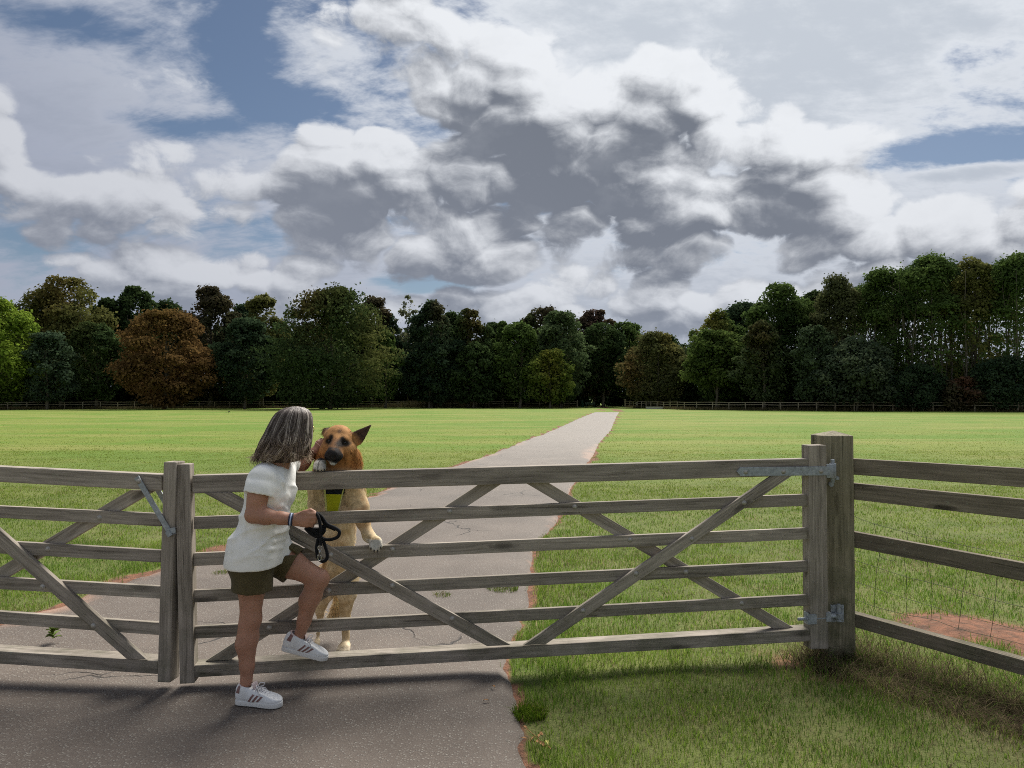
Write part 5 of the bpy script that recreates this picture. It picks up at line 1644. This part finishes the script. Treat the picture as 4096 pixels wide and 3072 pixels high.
def band(c, n, rad, hgt, mat, name, flat=1.0):
    n = unit(n); u = unit(np.cross(n, (0, 1, .02))); w = np.cross(n, u)
    mb = MB()
    pts = [(u * math.cos(a) * rad + w * math.sin(a) * rad * flat) for a in np.linspace(0, 2 * math.pi, 24, endpoint=False)]
    V, F = [], []
    for q in pts:
        e = unit(q) * .0016
        for off, ex in ((-hgt / 2, 0), (hgt / 2, 0), (hgt / 2, 1), (-hgt / 2, 1)):
            V.append(c - WO + q + e * ex + n * off)
    k = len(pts)
    for i in range(k):
        j = (i + 1) % k
        for s_ in range(4):
            F.append((i * 4 + s_, i * 4 + (s_ + 1) % 4, j * 4 + (s_ + 1) % 4, j * 4 + s_))
    mb.add(V, F)
    return obj(name, mb.mesh(name), mat, woman)
BLUE = plain_mat('navy_band', srgb(38, 44, 66), .6, .3, 0, .1, 50, .1)
PALE = plain_mat('pale_blue_band', srgb(170, 186, 214), .6, .3, 0, .1, 50, .1)
WATCH = plain_mat('brown_strap', srgb(92, 58, 34), .6, .3, 0, .15, 50, .1)
PINK = plain_mat('pink_bead_band', srgb(214, 170, 165), .5, .3, 0, .1, 50, .1)
wdir = unit(wrR - elR)
band(wrR - wdir * .008, wdir, .0310, .006, BLUE, 'bracelet', 1.0)
band(wrR - wdir * .001, wdir, .0308, .006, PALE, 'bracelet', 1.0)
band(wrR + wdir * .006, wdir, .0306, .006, BLUE, 'bracelet', 1.0)
wl = unit(wrL - elL)
band(wrL - wl * .018, wl, .0315, .022, WATCH, 'watch_strap')
band(wrL + wl * .045, wl, .036, .004, PINK, 'bracelet', .75)

# hair: dark under-shape and many wavy streaked locks
HAIRB = plain_mat('dark_hair_base', srgb(66, 56, 50), .8, .2, 0, .2, 60, .3)
HAIR = attr_mat('streaked_grey_brown_hair', .55, .35)
hup2 = unit((.17, -.02, 1.0))
top = C1(406, 94, 3.80); bot = C1(342, 364, 3.79)
axis = bot - top; Lh = np.linalg.norm(axis)
hf = unit(fdir * np.array((1, 1, 0))); hs = np.cross((0, 0, 1.0), hf)
def hair_surf(phi, t, sc=1.0):
    """point of the hair's outer shape: phi measured from the face, t from crown to tips"""
    c = top + axis * t
    rf = np.interp(t, [0, .02, .06, .12, .2, .4, .67, .85, 1.0], [.012, .046, .070, .088, .100, .117, .136, .138, .128]) * sc
    rs = np.interp(t, [0, .02, .06, .12, .2, .4, .67, .85, 1.0], [.012, .044, .066, .082, .092, .106, .122, .126, .118]) * sc
    front = np.clip(np.cos(phi), 0, 1)
    rf = rf * (1 - .18 * front * np.clip((t - .35) / .4, 0, 1))
    return c + (np.cos(phi) * rf)[:, None] * hf if False else c[None] * 1.0 + np.outer(np.cos(phi) * rf, hf) + np.outer(np.sin(phi) * rs, hs)
def make_hair():
    r = np.random.default_rng(5)
    base = Solid((-1.62, 3.55, 1.13), (-1.05, 4.06, 1.60), .007)
    for t in np.linspace(.15, .90, 15):
        c = top + axis * t
        rf = float(np.interp(t, [0, .02, .06, .12, .2, .4, .67, .85, 1.0], [.012, .046, .070, .088, .100, .117, .136, .138, .128])) * .86
        base.ell(c - hf * .012, (rf * .92, rf * .90, .036), np.stack([hf, hs, np.array((0, 0, 1.0))]), .03)
    base.ell(headc + fdir * .15 - hup * .045, (.075, .058, .115), HM, .01, 'sub')
    hb, _ = solid_obj('hair', base, HAIRB, woman, WO, 2)
    Vs, Fs, Cs = [], [], []
    b = 0
    K = 20; n = 3200
    for i in range(n):
        phi0 = r.uniform(.5, 2 * math.pi - .5)
        side = abs(((phi0 + math.pi) % (2 * math.pi)) - math.pi)
        t0 = r.uniform(.0, .05); t1 = r.uniform(.80, 1.08) if r.random() < .75 else r.uniform(.45, .9)
        sc = r.uniform(.90, 1.06)
        lk = round(phi0 * 7) / 7                                # strands of one lock move together
        ph = 5.1 * math.sin(lk * 9.7) + r.normal(0, .35); fr = 9.5 + 3 * math.sin(lk * 23.1); amp = .15 + .08 * math.sin(lk * 5.3) + r.normal(0, .02)
        phi0 += .35 * (lk - phi0) * r.uniform(.4, 1)
        t = np.linspace(t0, t1, K)
        phi = phi0 + amp * np.sin(fr * t + ph) * np.clip(t - .2, 0, 1) * 1.6 + r.normal(0, .05)
        pts = np.stack([hair_surf(np.array([phi[k]]), float(t[k]), sc)[0] for k in range(K)])
        cu = np.clip((t - .74) / .26, 0, 1) ** 2
        outw = np.cos(phi)[:, None] * hf + np.sin(phi)[:, None] * hs
        curl = .022 * math.sin(lk * 13.0) + r.normal(.008, .012)
        pts = pts + outw * (curl * cu)[:, None] + np.array((0, 0, 1.)) * (np.abs(r.normal(.0, .02)) * cu)[:, None]
        hx = r.uniform(.004, .016) * np.clip((t - .72) / .2, 0, 1); hq = 19 * t + ph * 1.3 + r.normal(0, .3)
        pts = pts + outw * (hx * np.sin(hq))[:, None] + np.array((0, 0, 1.)) * (hx * .8 * np.cos(hq))[:, None] + np.stack([-outw[:, 1], outw[:, 0], 0 * t], 1) * (hx * .7 * np.cos(hq * 1.1))[:, None]
        pts = pts + outw * (.011 * np.sin(fr * 1.5 * t + ph * 2) * np.clip(t - .3, 0, 1))[:, None]
        w = r.uniform(.0011, .0025) * np.interp(np.linspace(0, 1, K), [0, .2, .8, 1], [.7, 1, .9, .25])
        tang = np.gradient(pts, axis=0); tang /= np.linalg.norm(tang, axis=1)[:, None] + 1e-9
        sidev = np.cross(tang, outw); sidev /= np.linalg.norm(sidev, axis=1)[:, None] + 1e-9
        nv = np.cross(sidev, tang)
        ring = [sidev * w[:, None], -sidev * w[:, None] * .5 + nv * w[:, None] * .8, -sidev * w[:, None] * .5 - nv * w[:, None] * .8]
        V = np.stack([pts + q for q in ring], 1).reshape(-1, 3)
        k = np.arange(K - 1)[:, None] * 3
        F = np.concatenate([k + np.array([[j, (j + 1) % 3, 3 + (j + 1) % 3, 3 + j]]) for j in range(3)])
        kind = np.clip(.5 + .33 * math.sin(lk * 31.7) + r.normal(0, .22), 0, .999)
        root = np.array(srgb(74, 64, 59)) if kind < .40 else (np.array(srgb(118, 108, 102)) if kind < .84 else np.array(srgb(190, 180, 171)))
        tip = np.array(srgb(112, 94, 80)) if kind < .40 else (np.array(srgb(150, 128, 107)) if kind < .84 else np.array(srgb(206, 186, 158)))
        f = np.clip((t - .45) / .5, 0, 1)[:, None]
        c = (root * (1 - f) + tip * f) * r.uniform(.8, 1.2)
        Vs.append(V); Fs.append(F + b); Cs.append(np.repeat(c, 3, 0)); b += len(V)
    V = np.concatenate(Vs); F = np.concatenate(Fs); C = np.concatenate(Cs)
    obj('lock', np_mesh('lock', V - WO, F, True, {'Col': C}), HAIR, hb, kind='stuff')
make_hair()

# the rolled-up lead in her right hand
ROPE = plain_mat('black_rope', srgb(26, 26, 28), .85, .2, 0, .25, 220, .6)
STEEL = plain_mat('clip_steel', srgb(170, 168, 162), .3, .5, .9, .1, 60, .05)
Z3 = lambda x, y, Y: P(900 + x / 3.16, 1900 + y / 3.16, Y)
lo = Z3(1180, 560, 3.62)
lead = thing('dog_lead', 'coiled black rope dog lead with a steel clip hanging from her hand', 'lead', lo)
def rope(pts, r=.0088, name='rope', mat=ROPE):
    q = smooth_pts([Z3(*p) - lo for p in pts], 6)
    mb = MB(); mb.tube(q, r, 8)
    return obj(name, mb.mesh(name, True), mat, lead)
rope([(1040, 600, 3.635), (1075, 500, 3.630), (1150, 490, 3.612), (1190, 560, 3.600), (1205, 660, 3.598), (1208, 760, 3.598), (1210, 850, 3.600)])
rope([(1060, 560, 3.640), (1130, 478, 3.640), (1215, 520, 3.630), (1290, 620, 3.622), (1390, 668, 3.615), (1445, 715, 3.612), (1425, 780, 3.614), (1340, 815, 3.618), (1250, 808, 3.622), (1205, 770, 3.624), (1215, 690, 3.626), (1255, 640, 3.628), (1340, 665, 3.632), (1400, 690, 3.634)])
rope([(1050, 620, 3.645), (1110, 510, 3.650), (1190, 530, 3.646), (1250, 590, 3.640), (1262, 660, 3.632), (1230, 720, 3.626), (1190, 780, 3.622), (1165, 870, 3.612), (1160, 960, 3.610), (1180, 1050, 3.611), (1235, 1092, 3.613), (1285, 1060, 3.615), (1290, 980, 3.616), (1262, 890, 3.617), (1232, 800, 3.618)])
rope([(1020, 668, 3.660), (1080, 730, 3.650), (1170, 775, 3.640), (1225, 740, 3.634), (1258, 690, 3.632)], .0105)
rope([(1030, 660, 3.662), (1110, 690, 3.655), (1190, 690, 3.646), (1250, 662, 3.640)], .0125)
rope([(1050, 690, 3.662), (1120, 720, 3.652), (1190, 735, 3.642)], .012)
rope([(1212, 840, 3.599), (1208, 890, 3.599)], .0075, 'whipping')
mb = MB()
ringp = [Z3(1200 + 26 * math.cos(a), 922 + 30 * math.sin(a), 3.598) - lo for a in np.linspace(0, 2 * math.pi, 18)]
mb.tube(ringp, .0022, 6)
mb.tube([Z3(1200, 950, 3.598) - lo, Z3(1197, 1005, 3.598) - lo], [.0045, .0055], 8)
hook = [Z3(1196 + 22 * math.cos(a), 1048 + 40 * math.sin(a), 3.598) - lo for a in np.linspace(-1.5, 4.4, 18)]
mb.tube(hook, .0026, 6); mb.tube([Z3(1170, 1010, 3.597) - lo, Z3(1180, 1025, 3.597) - lo], .003, 6)
obj('snap_hook', mb.mesh('snap_hook', True), STEEL, lead)
# ---------------------------------------------------------------- the dog behind the gate, standing on its hind legs
DZ = lambda x, y, Y: P(1150 + x / 5.53, 1650 + y / 5.53, Y)
DO = np.array((-.98, 4.45, 0.0))
dog = thing('dog', 'tan and cream shepherd dog with black muzzle, standing up against the gate', 'dog', DO)
nose = DZ(992, 958, 3.935); skull = DZ(1130, 560, 4.115)
hr = unit(DZ(1255, 665, 4.06) - DZ(925, 625, 4.06))             # from the dog's right eye to its left eye
fw = unit(nose - skull); fw = unit(fw - hr * (fw @ hr)); hu = np.cross(hr, -fw); hu = hu if hu[2] > 0 else -hu
DM = np.stack([hr, fw, hu])
chestD, bellyD, pelD = C1(612, 560, 4.19), C1(622, 760, 4.28), C1(618, 930, 4.40)
def make_dog():
    S = Solid((-1.24, 3.88, .0), (-.60, 4.76, 1.52), .0062)
    # trunk
    S.ell(chestD + (0, .03, 0), (.112, .125, .165), None, .05)
    S.ell(C1(618, 660, 4.25), (.100, .105, .15), None, .05)
    S.ell(bellyD + (0, .02, 0), (.088, .090, .14), None, .05)
    S.ell(C1(618, 860, 4.35), (.092, .095, .12), None, .05)
    S.ell(pelD, (.096, .10, .10), None, .05)
    # neck with a full ruff
    nb = DZ(1130, 1180, 4.17)
    S.chain([chestD + (0, .02, .08), nb, DZ(1130, 800, 4.15)], [.115, .112, .092], .05)
    S.ell(DZ(1400, 1120, 4.15), (.058, .06, .085), None, .05); S.ell(DZ(860, 1080, 4.15), (.056, .06, .08), None, .05)
    # skull, cheeks, muzzle
    S.ell(skull, (.081, .088, .072), DM, .02)
    S.ell(DZ(1340, 880, 4.09), (.052, .060, .062), DM, .03); S.ell(DZ(905, 850, 4.09), (.048, .058, .058), DM, .03)
    base = skull * .48 + nose * .52
    S.cone(base - hu * .010, nose - fw * .012, .043, .031, .025)
    S.cone(base + hu * .022 - fw * .03, nose - fw * .01 + hu * .008, .030, .022, .025)
    S.cone(base - hu * .045 - fw * .01, DZ(1010, 1090, 3.975), .036, .022, .02)
    S.ell(DZ(1130, 960, 3.990), (.026, .036, .026), DM, .02); S.ell(DZ(905, 950, 3.990), (.022, .034, .024), DM, .02)
    S.ell(nose, (.024, .014, .019), DM, .006)
    for sd in (-1, 1):
        S.ell(nose + hr * sd * .012 + fw * .013 - hu * .003, (.005, .006, .0045), DM, .004, 'sub')
    S.cone(DZ(905, 1062, 3.955), DZ(1100, 1062, 3.955), .004, .004, .006, 'sub')
    # brows, eye hollows
    for e in (DZ(925, 628, 4.03), DZ(1255, 668, 4.03)):
        S.ell(e, (.016, .016, .010), DM, .01, 'sub')
    for e in (DZ(965, 540, 4.055), DZ(1230, 575, 4.055)):
        S.ell(e, (.024, .02, .014), DM, .02)
    # ears: left one up and sideways, right one laid back
    eb = DZ(1500, 600, 4.13); et = DZ(1800, 322, 4.15)
    edir = unit(et - eb); en = unit(np.array((.15, -1.0, .2)) - edir * (np.array((.15, -1.0, .2)) @ edir)); es = np.cross(edir, en)
    for k in range(7):
        t = k / 6
        c = eb + (et - eb) * t
        w = np.interp(t, [0, .25, .6, 1], [.043, .040, .025, .005])
        S.ell(c, (w, .012, .024), np.stack([es, en, edir]), .012)
    for k in range(6):
        t = k / 6
        c = eb + (et - eb) * (t * .9) + en * .014
        w = np.interp(t, [0, .25, .6, 1], [.026, .025, .012, .003])
        S.ell(c, (w, .009, .02), np.stack([es, en, edir]), .006, 'sub')
    S.chain([DZ(930, 520, 4.16), DZ(880, 440, 4.20), DZ(905, 365, 4.215)], [.034, .026, .008], .02)
    # viewer-right foreleg: over the third rail
    pr = C1(803, 758, 4.012)
    S.chain([C1(690, 500, 4.15), C1(722, 590, 4.115), C1(740, 660, 4.10), C1(768, 730, 4.062), pr], [.068, .052, .036, .030, .030], .03)
    S.ell(pr + (0, -.004, -.004), (.034, .034, .026), None, .02)
    for i, (dx, dy) in enumerate(((776, 800), (792, 812), (810, 812), (826, 796))):
        t0 = C1(782 + i * 13, 760 - (i == 3) * 4, 3.995); t1 = C1(dx + 3, dy - 14, 3.972)
        S.cone(t0, t1, .0135, .0115, .008)
    # viewer-left foreleg: elbow low, paw on the top rail
    pl_ = P(1277, 1862, 3.985)
    S.chain([C1(520, 490, 4.17), C1(514, 580, 4.16), C1(512, 596, 4.14)], [.064, .048, .040], .03)
    S.chain([C1(512, 596, 4.14), C1(516, 470, 4.085), P(1274, 1880, 4.055), pl_ + (0, .03, .012)], [.036, .030, .028, .028], .025)
    S.ell(pl_ + (0, .01, .004), (.034, .036, .024), None, .02)
    for i in range(4):
        t0 = P(1262 + i * 11, 1858 + (i in (0, 3)) * 5, 3.968); t1 = P(1260 + i * 12.5, 1875 + (i in (1, 2)) * 3, 3.945)
        S.cone(t0, t1, .0135, .0110, .008)
    # hind legs
    for hip, kn, hk, pa, in ((C1(655, 930, 4.40), C1(662, 1010, 4.34), C1(652, 1130, 4.50), C1(654, 1250, 4.47)), (C1(575, 930, 4.42), C1(548, 1010, 4.37), C1(520, 1115, 4.56), C1(506, 1232, 4.53))):
        S.chain([hip, kn], [.085, .056], .04)
        S.chain([kn, hk], [.054, .030], .03)
        S.cone(hk + (0, .012, .004), hk, .026, .028, .02)
        foot = np.array((pa[0], pa[1] - .01, .070))
        S.chain([hk, foot + (0, .02, .03)], [.028, .024], .02)
        S.ell(foot + (0, -.012, -.008), (.036, .048, .028), None, .02)
        for i in range(4):
            q = foot + np.array(((-.027, -.010, .010, .027)[i], -.034 - (.008 if i in (1, 2) else 0), -.010)); S.cone(q, q + np.array(((-.004, -.001, .001, .004)[i], -.024, -.014)), .0145, .0125, .008)
    # tail
    S.chain([C1(640, 960, 4.50), C1(634, 1030, 4.60), C1(622, 1085, 4.64), C1(596, 1122, 4.65), C1(574, 1130, 4.65)], [.034, .036, .036, .028, .012], .03)
    return S
DS = make_dog()
TAN = np.array((.40, .205, .078)); RUST = np.array((.36, .165, .055)); CREAM = np.array((.62, .47, .27)); PALEC = np.array((.72, .62, .46)); BLACK = np.array((.018, .017, .018)); DKB = np.array((.075, .045, .032)); GREYP = np.array((.55, .53, .47))
def dog_col(V):
    r = np.random.default_rng(6)
    # back-project to the crop so that the coat's patches can be placed by eye
    Y = V[:, 1]
    n1 = vnoise(np.stack([V[:, 0] * 1.0 + V[:, 1], V[:, 2]], 1), 22, 71, 3)
    n2 = vnoise(np.stack([V[:, 0] + 3, V[:, 2] + V[:, 1]], 1), 60, 72, 2)
    c = np.tile(CREAM, (len(V), 1))
    def mixin(col, f):
        nonlocal c
        f = np.clip(f, 0, 1)[:, None]; c = c * (1 - f) + np.array(col) * f
    z = V[:, 2]; zr = C1(612, 470, 4.2)[2]
    mixin(PALEC, np.clip((zr - z) / .15, 0, 1) * np.clip(.5 + n1, 0, 1) * .6)
    # back and flanks darker rust, seen at the silhouette
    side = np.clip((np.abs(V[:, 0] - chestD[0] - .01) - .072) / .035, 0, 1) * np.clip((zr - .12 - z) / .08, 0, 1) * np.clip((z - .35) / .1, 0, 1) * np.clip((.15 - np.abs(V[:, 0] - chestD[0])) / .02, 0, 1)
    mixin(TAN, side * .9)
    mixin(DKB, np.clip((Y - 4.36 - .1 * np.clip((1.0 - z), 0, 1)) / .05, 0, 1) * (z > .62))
    mixin(RUST * .8, np.clip(1 - np.linalg.norm((V - pelD) / np.array((.11, .2, .12)), axis=1), 0, 1) * 1.6 * np.clip(.6 + n1 * 1.2, 0, 1))
    mixin(TAN, np.clip((V[:, 0] - C1(700, 600, 4.1)[0]) / .03, 0, 1) * np.clip((z - C1(700, 720, 4.1)[2]) / .06, 0, 1) * np.clip((zr + .02 - z) / .08, 0, 1) * np.clip(.45 + n1 * 1.2, 0, .6))
    # head and ruff
    mixin(RUST, np.clip((z - DZ(0, 1360, 4.15)[2]) / .05, 0, 1) * ((Y > 3.99) | (z > DZ(0, 1180, 3.97)[2])) * (np.abs(V[:, 0] - skull[0]) < .2) * (np.linalg.norm(V - P(1277, 1866, 3.97), axis=1) > .07))
    hd = np.clip((z - DZ(0, 1200, 4.1)[2]) / .12, 0, 1)
    mixin(TAN * 1.05, hd * np.clip(1.15 + n1, 0, 1))
    L = (V - nose)
    lf, lh, lr = L @ fw, L @ hu, L @ hr
    mz = np.clip((lf + .060 - .6 * np.clip(lh, 0, .05) + n2 * .012 + .15 * np.abs(lr)) / .022, 0, 1) * np.clip((.048 - lh + n2 * .008) / .014, 0, 1) * (np.abs(lr) < .095) * (lh > -.075) * (lh < .12)
    mixin((.20, .100, .045), np.clip((lf + .125) / .03, 0, .9) * np.clip((.042 - np.abs(lr)) / .012, 0, 1) * (lh > -.01) * (np.abs(lh) < .12))
    mixin((.030, .027, .027), mz)
    mixin(BLACK, mz * np.clip((-lh - .012) / .02, 0, 1))
    for e, rx, rz in ((DZ(925, 628, 4.05), .024, .017), (DZ(1255, 670, 4.05), .028, .018), (DZ(985, 545, 4.05), .012, .015), (DZ(1228, 590, 4.05), .012, .014), (DZ(1310, 700, 4.05), .017, .012)):
        d = np.hypot((V[:, 0] - e[0]) / rx, (z - e[2]) / rz)
        mixin((.022, .017, .014), np.clip(1.8 - d * 1.15 + n2 * .3, 0, 1) * (Y < 4.12))
    e = DZ(1150, 415, 4.06); d = np.hypot((V[:, 0] - e[0]) / .010, (z - e[2]) / .009)
    mixin(DKB, np.clip(1.6 - d + n2 * .4, 0, 1) * .75)
    # chin foam and pale chin
    e = DZ(1030, 1135, 3.97); d = np.hypot((V[:, 0] - e[0]) / .022, (z - e[2]) / .006)
    mixin((.62, .64, .62), np.clip(1.5 - d + n2 * .6, 0, 1) * (Y < 4.02))
    # ears
    eb = DZ(1500, 600, 4.13); ea = unit(DZ(1800, 322, 4.15) - eb); t = (V - eb) @ ea; dd = np.linalg.norm((V - eb) - np.outer(t, ea), axis=1)
    ear = (t > .005) * (dd < .06) * np.clip((t - .0) / .03, 0, 1)
    mixin(DKB, ear * (V[:, 0] > eb[0] - .025))
    e = DZ(890, 410, 4.2); mixin(DKB, np.clip(1.6 - np.linalg.norm((V - e) / .035, axis=1), 0, 1))
    # paws
    for q, rad in ((C1(803, 775, 4.0), .065), (P(1277, 1866, 3.97), .06)):
        f = np.clip(1.5 - np.linalg.norm((V - q) / rad, axis=1), 0, 1) * (z < q[2] + .034)
        mixin(GREYP, f)
    mixin(PALEC, np.clip((.10 - z) / .05, 0, 1))
    mixin(DKB, (z < .04) * np.clip(n1 + .2, 0, .4))
    q = P(1277, 1866, 3.97); mixin(BLACK * 2, (np.abs(V[:, 0] - q[0] - .0015) < .0035) * (np.linalg.norm((V - q) / .05, axis=1) < 1) * .8)
    return np.clip(c * (1 + .24 * n1 + .28 * n2)[:, None], .008, .9)
FURM = attr_mat('dog_coat', .8, .15, 180)
Vd, Qd = DS.surface(2)
cd = dog_col(Vd)
obj('body', np_mesh('body', Vd - DO, Qd, True, {'Col': cd}), FURM, dog)
# fur fringe
def fur():
    r = np.random.default_rng(8)
    n = 34000
    k = r.choice(len(Vd), n)
    p = Vd[k]; N = DS.normal(p); c = cd[k]
    dark = c.mean(1) < .05
    L = (p - nose); head = np.linalg.norm(p - skull, axis=1) < .13
    muz = (L @ fw > -.10)
    paw = (np.linalg.norm(p - C1(803, 775, 4.0), axis=1) < .07) | (np.linalg.norm(p - P(1277, 1866, 3.97), axis=1) < .06) | (p[:, 2] < .10)
    ruff = (p[:, 2] > DZ(0, 1400, 4.1)[2]) & (p[:, 2] < DZ(0, 800, 4.1)[2]) & ~muz
    ln = np.full(n, .026); ln[head] = .0035; ln[np.linalg.norm(p - DZ(1650, 460, 4.14), axis=1) < .085] = .006; ln[ruff & ~head] = .022; ln[muz] = .004; ln[paw] = .005
    tail = p[:, 1] > 4.56; ln[tail & (p[:, 2] > .25)] = .045
    ln *= r.uniform(.6, 1.3, n)
    flow = np.array((0, .10, -1.0)) + r.normal(0, .25, (n, 3))
    up = head & (L @ hu > .03); flow[up] = np.array((0, 1.0, .5)) + r.normal(0, .25, (up.sum(), 3))
    t = flow - N * np.sum(flow * N, 1)[:, None]; t /= np.linalg.norm(t, axis=1)[:, None] + 1e-9
    d = t * .85 + N * .42
    s = np.cross(d, N); s /= np.linalg.norm(s, axis=1)[:, None] + 1e-9
    w = .0019
    b0 = p - N * .001
    V = np.stack([b0 - s * w, b0 + s * w, b0 + d * ln[:, None] * .6 + s * w * .6, b0 + (d * .95 - N * .05) * ln[:, None]], 1).reshape(-1, 3)
    q = np.arange(n)[:, None] * 4
    F = np.concatenate([q + [[0, 1, 2]], q + [[0, 2, 3]]], 1).reshape(-1, 3)
    cc = c * r.uniform(.8, 1.45, (n, 1))
    obj('fur', np_mesh('fur', V - DO, F, False, {'Col': np.repeat(np.clip(cc, .006, .9), 4, 0)}), leaf_mat('dog_fur', .35), dog, kind='stuff')
fur()
# nose pad with nostrils, a little ahead of the muzzle
NOSEM = plain_mat('wet_black_nose', (.012, .012, .013), .25, .5, 0, .1, 90, .1)
T = Solid(nose - .045, nose + .045, .0028)
T.ell(nose + fw * .004, (.0265, .015, .0205), DM, .004); T.ell(nose + fw * .002 - hu * .012, (.012, .013, .014), DM, .008)
for sd in (-1, 1):
    T.ell(nose + hr * sd * .0125 + fw * .018 - hu * .004, (.0058, .008, .0048), DM, .003, 'sub')
solid_obj('nose', T, NOSEM, dog, DO, 1)
# eyes, claws
DEYE = plain_mat('dark_dog_eye', (.012, .008, .006), .08, .6, 0, .05, 30, .02)
for e in (DZ(925, 630, 3.9), DZ(1258, 670, 3.9)):
    hit, ok = DS.project(e[None], (e - np.array((0, 0, CAM_H)))[None], .4)
    c = hit[0] + np.array((0, .004, 0)) - DO
    mb = MB(); mb.lathe([(.0005, -.0095), (.005, -.008), (.0085, -.004), (.0095, 0), (.0085, .004), (.005, .008), (.0005, .0095)], 12, Matrix.Translation(Vector(c)))
    obj('eye', mb.mesh('eye', True), DEYE, dog)
CLAW = plain_mat('dark_claw', (.02, .017, .015), .35, .4, 0, .1, 60, .05)
def claw(a, b):
    mb = MB(); mb.tube([a - DO, (a + b) / 2 + np.array((0, -.002, .001)) - DO, b - DO], [.0042, .0034, .0008], 6)
    obj('claw', mb.mesh('claw', True), CLAW, dog)
for x, y in ((779, 800), (795, 811), (812, 811), (828, 795)):
    claw(C1(x, y - 12, 3.964), C1(x, y + 2, 3.958))
for i in range(4):
    claw(P(1260 + i * 12.5, 1877 + (i in (1, 2)) * 3, 3.938), P(1260 + i * 12.5 + (1 if i > 1 else -1), 1888 + (i in (1, 2)) * 3, 3.932))
# harness: chest plate, dark upper strap and side straps
YEL = cloth_mat('yellow_green_webbing', (.40, .43, .012), .6, 500, .05, .06)
NAVY = cloth_mat('navy_webbing', (.012, .016, .022), .8, 500, .05, .1)
TRIM = cloth_mat('pale_yellow_trim', (.55, .58, .20), .7, 500, .05, .05)
harness = thing('dog_harness', 'yellow-green dog harness with a dark top strap on the dog\'s chest', 'harness', chestD)
def drape(name, quad, mat, off, n=14, m=14, parent=harness):
    a, b, c, d = [np.array(q, float) for q in quad]
    O = []
    for i in range(n + 1):
        for j in range(m + 1):
            s, t = i / n, j / m
            q = (a * (1 - s) + b * s) * (1 - t) + (d * (1 - s) + c * s) * t
            O.append(C1(q[0], q[1], 4.03))
    O = np.array(O); D = O - np.array((0, 0, CAM_H))
    H_, ok = DS.project(O, D, .35)
    Dn = D / np.linalg.norm(D, axis=1)[:, None]
    Fr = H_ - Dn * off; Bk = H_ - Dn * (off - .004)
    N1 = (n + 1) * (m + 1)
    F = [(i * (m + 1) + j, (i + 1) * (m + 1) + j, (i + 1) * (m + 1) + j + 1, i * (m + 1) + j + 1) for i in range(n) for j in range(m)]
    F2 = [tuple(q + N1 for q in reversed(f)) for f in F]
    rim = [i * (m + 1) for i in range(n + 1)] + [n * (m + 1) + j for j in range(1, m + 1)] + [i * (m + 1) + m for i in range(n - 1, -1, -1)] + [j for j in range(m - 1, 0, -1)]
    F3 = [(rim[i], rim[(i + 1) % len(rim)], rim[(i + 1) % len(rim)] + N1, rim[i] + N1) for i in range(len(rim))]
    return obj(name, np_mesh(name, np.concatenate([Fr, Bk]) - np.array(parent.location), np.array(F + F2 + F3), True), mat, parent)
drape('chest_plate', [(553, 524), (640, 526), (612, 640), (562, 640)], YEL, .016)
drape('trim', [(545, 496), (556, 500), (567, 640), (559, 640)], TRIM, .017, 4)
drape('trim', [(650, 488), (640, 505), (608, 640), (614, 640)], TRIM, .017, 4)
drape('top_strap', [(540, 430), (660, 430), (648, 524), (548, 524)], NAVY, .014)
drape('side_strap', [(640, 440), (735, 400), (735, 430), (648, 480)], NAVY, .012)
drape('side_strap', [(486, 420), (556, 440), (550, 480), (486, 450)], NAVY, .012)
